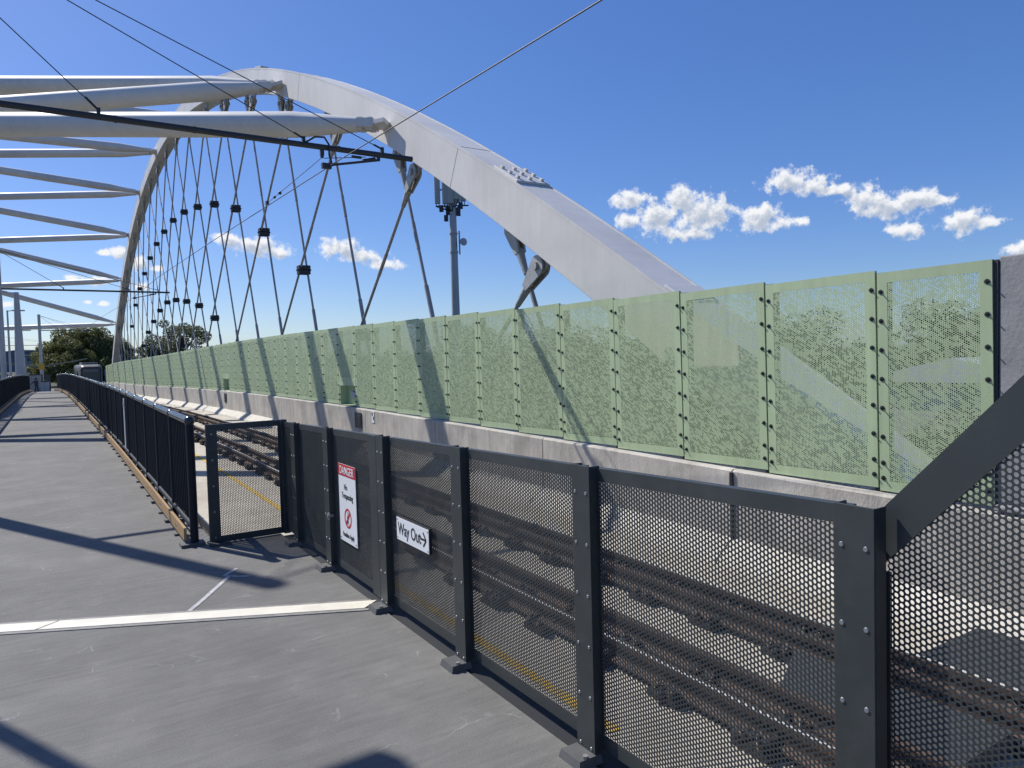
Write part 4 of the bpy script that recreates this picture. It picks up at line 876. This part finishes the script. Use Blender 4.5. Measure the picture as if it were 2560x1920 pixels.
def trunk(mb, base, top, r0, limbs, seed):
    r = random.Random(seed); mid = [base[i]+(top[i]-base[i])*.5+(r.uniform(-.2, .2) if i < 2 else 0) for i in range(3)]
    mb.sweep([base, mid, top], [r0, r0*.75, r0*.45], 10)
    for l in limbs:
        q = [mid[i]+(l[i]-mid[i])*.5+(r.uniform(-.3, .3)) for i in range(3)]; mb.sweep([mid, q, l], [r0*.5, r0*.3, r0*.1], 7)
def dome_clumps(cx_, cy_, zb, w, h, n, seed, cr, flat=.35):
    r = random.Random(seed); out = []
    for i in range(n):
        a = i*2.39996+r.uniform(-.2, .2); v = (i+.5)/n; th = math.acos(max(0, min(1, 1-v))); rr = r.uniform(.70, .96) if i % 3 else r.uniform(.3, .7)
        out.append((cx_+w/2*math.sin(th)*math.cos(a)*rr, cy_+w/2*math.sin(th)*math.sin(a)*rr, zb+h*max(.02, math.cos(th))*rr*1.02, cr*r.uniform(.7, 1.25)))
    return out
def tree(name, x, y, zb, w, h, zc0, n, leaf, m, seed, cr, nc, label, group=None, flat=.35):
    t = empty(name, (x, y, zb), label, 'tree', group); cl = dome_clumps(x, y, zc0, w, h, nc, seed, cr, flat)
    link('crown', crown_mesh('crown', cl, n, leaf, m, seed), t)
    mb = MB(); trunk(mb, (x, y, zb), (x, y, zc0+h*.6), .04*h+.12, [k[:3] for k in cl[:9]], seed); mb.build('trunk', M['bark'], t); return t
tree('fig_tree', 4.6, 142, -1.8, 16.8, 8.5, -.6, 80000, .30, M['leaf'], 3, 1.25, 190, 'broad dome shaped dark green tree behind the tram')
tree('gum_tree', 21, 152, -1.8, 13, 9.5, 1.4, 15000, .30, M['leaf2'], 8, 1.25, 38, 'open crowned tree with sky gaps right of the far arch foot')
tree('gum_tree', 15.2, 150, -1.8, 5.5, 6.0, .6, 5000, .3, M['leaf2'], 12, 1.0, 16, 'small leafy tree directly behind the far arch foot')
# wood beyond the screen: individual trees sharing three crowns
kinds = []
for i, (w_, h_, s_) in enumerate(((8, 5.2, 21), (7, 6.3, 22), (9.5, 4.8, 23))):
    cl = dome_clumps(0, 0, 4.2, w_, h_, 30, s_, 1.3); cm = crown_mesh('crown', cl, 15000, .19, M['leaf3'], s_)
    mb = MB(); trunk(mb, (0, 0, 0), (0, 0, 7), .26, [k[:3] for k in cl[:7]], s_); kinds.append((cm, mb.mesh('trunk', M['bark'])))
WOOD = [(22, 27, 1.0), (27, 22, .95), (32, 30, 1.05), (20, 36, 1.0), (27, 38, 1.1), (36, 22, 1.0), (42, 30, 1.1), (34, 42, 1.15), (24, 48, 1.1), (44, 44, 1.2), (32, 54, 1.2), (22, 60, 1.15), (42, 58, 1.25), (50, 22, 1.15), (29, 68, 1.2), (20, 74, 1.2), (52, 38, 1.25), (40, 72, 1.3), (44, 12, 1.1), (56, 14, 1.25), (30, 84, 1.2), (21, 92, 1.2), (48, 86, 1.4), (60, 60, 1.4), (18.5, 20, .8), (62, 30, 1.3), (14.5, 42, .85), (15, 54, .9), (14.5, 66, .9), (15, 80, .9), (30, 14, .8), (13, 31, .8)]
for i, (x, y, s) in enumerate(WOOD):
    t = empty('mangrove_tree', (x, y, -8), 'dark green tree seen through and over the green perforated panels', 'tree', 'trees beyond the green panels')
    t.rotation_euler = (0, 0, i*1.7); t.scale = (s, s, s*.98)
    for me, nm in zip(kinds[i % 3], ('crown', 'trunk')):
        o = bpy.data.objects.new(nm, me); COL.objects.link(o); o.parent = t
cl = [(random.uniform(70, 220), random.uniform(-40, 200), random.uniform(-6, 1.0), random.uniform(3, 5)) for i in range(240)]
o = link('woodland', crown_mesh('woodland', cl, 30000, 1.0, M['leaf3'], 31)); tag(o, 'dense dark woodland forming the far tree line beyond the bridge', 'woodland', None, 'stuff')
cl = [(random.uniform(-140, -12), random.uniform(175, 300), random.uniform(-3, -.8), random.uniform(1.5, 2.6)) for i in range(90)]
o = link('woodland', crown_mesh('woodland', cl, 14000, .7, M['leaf2'], 32)); tag(o, 'low band of scrub behind the lamp posts at far left', 'woodland', None, 'stuff')
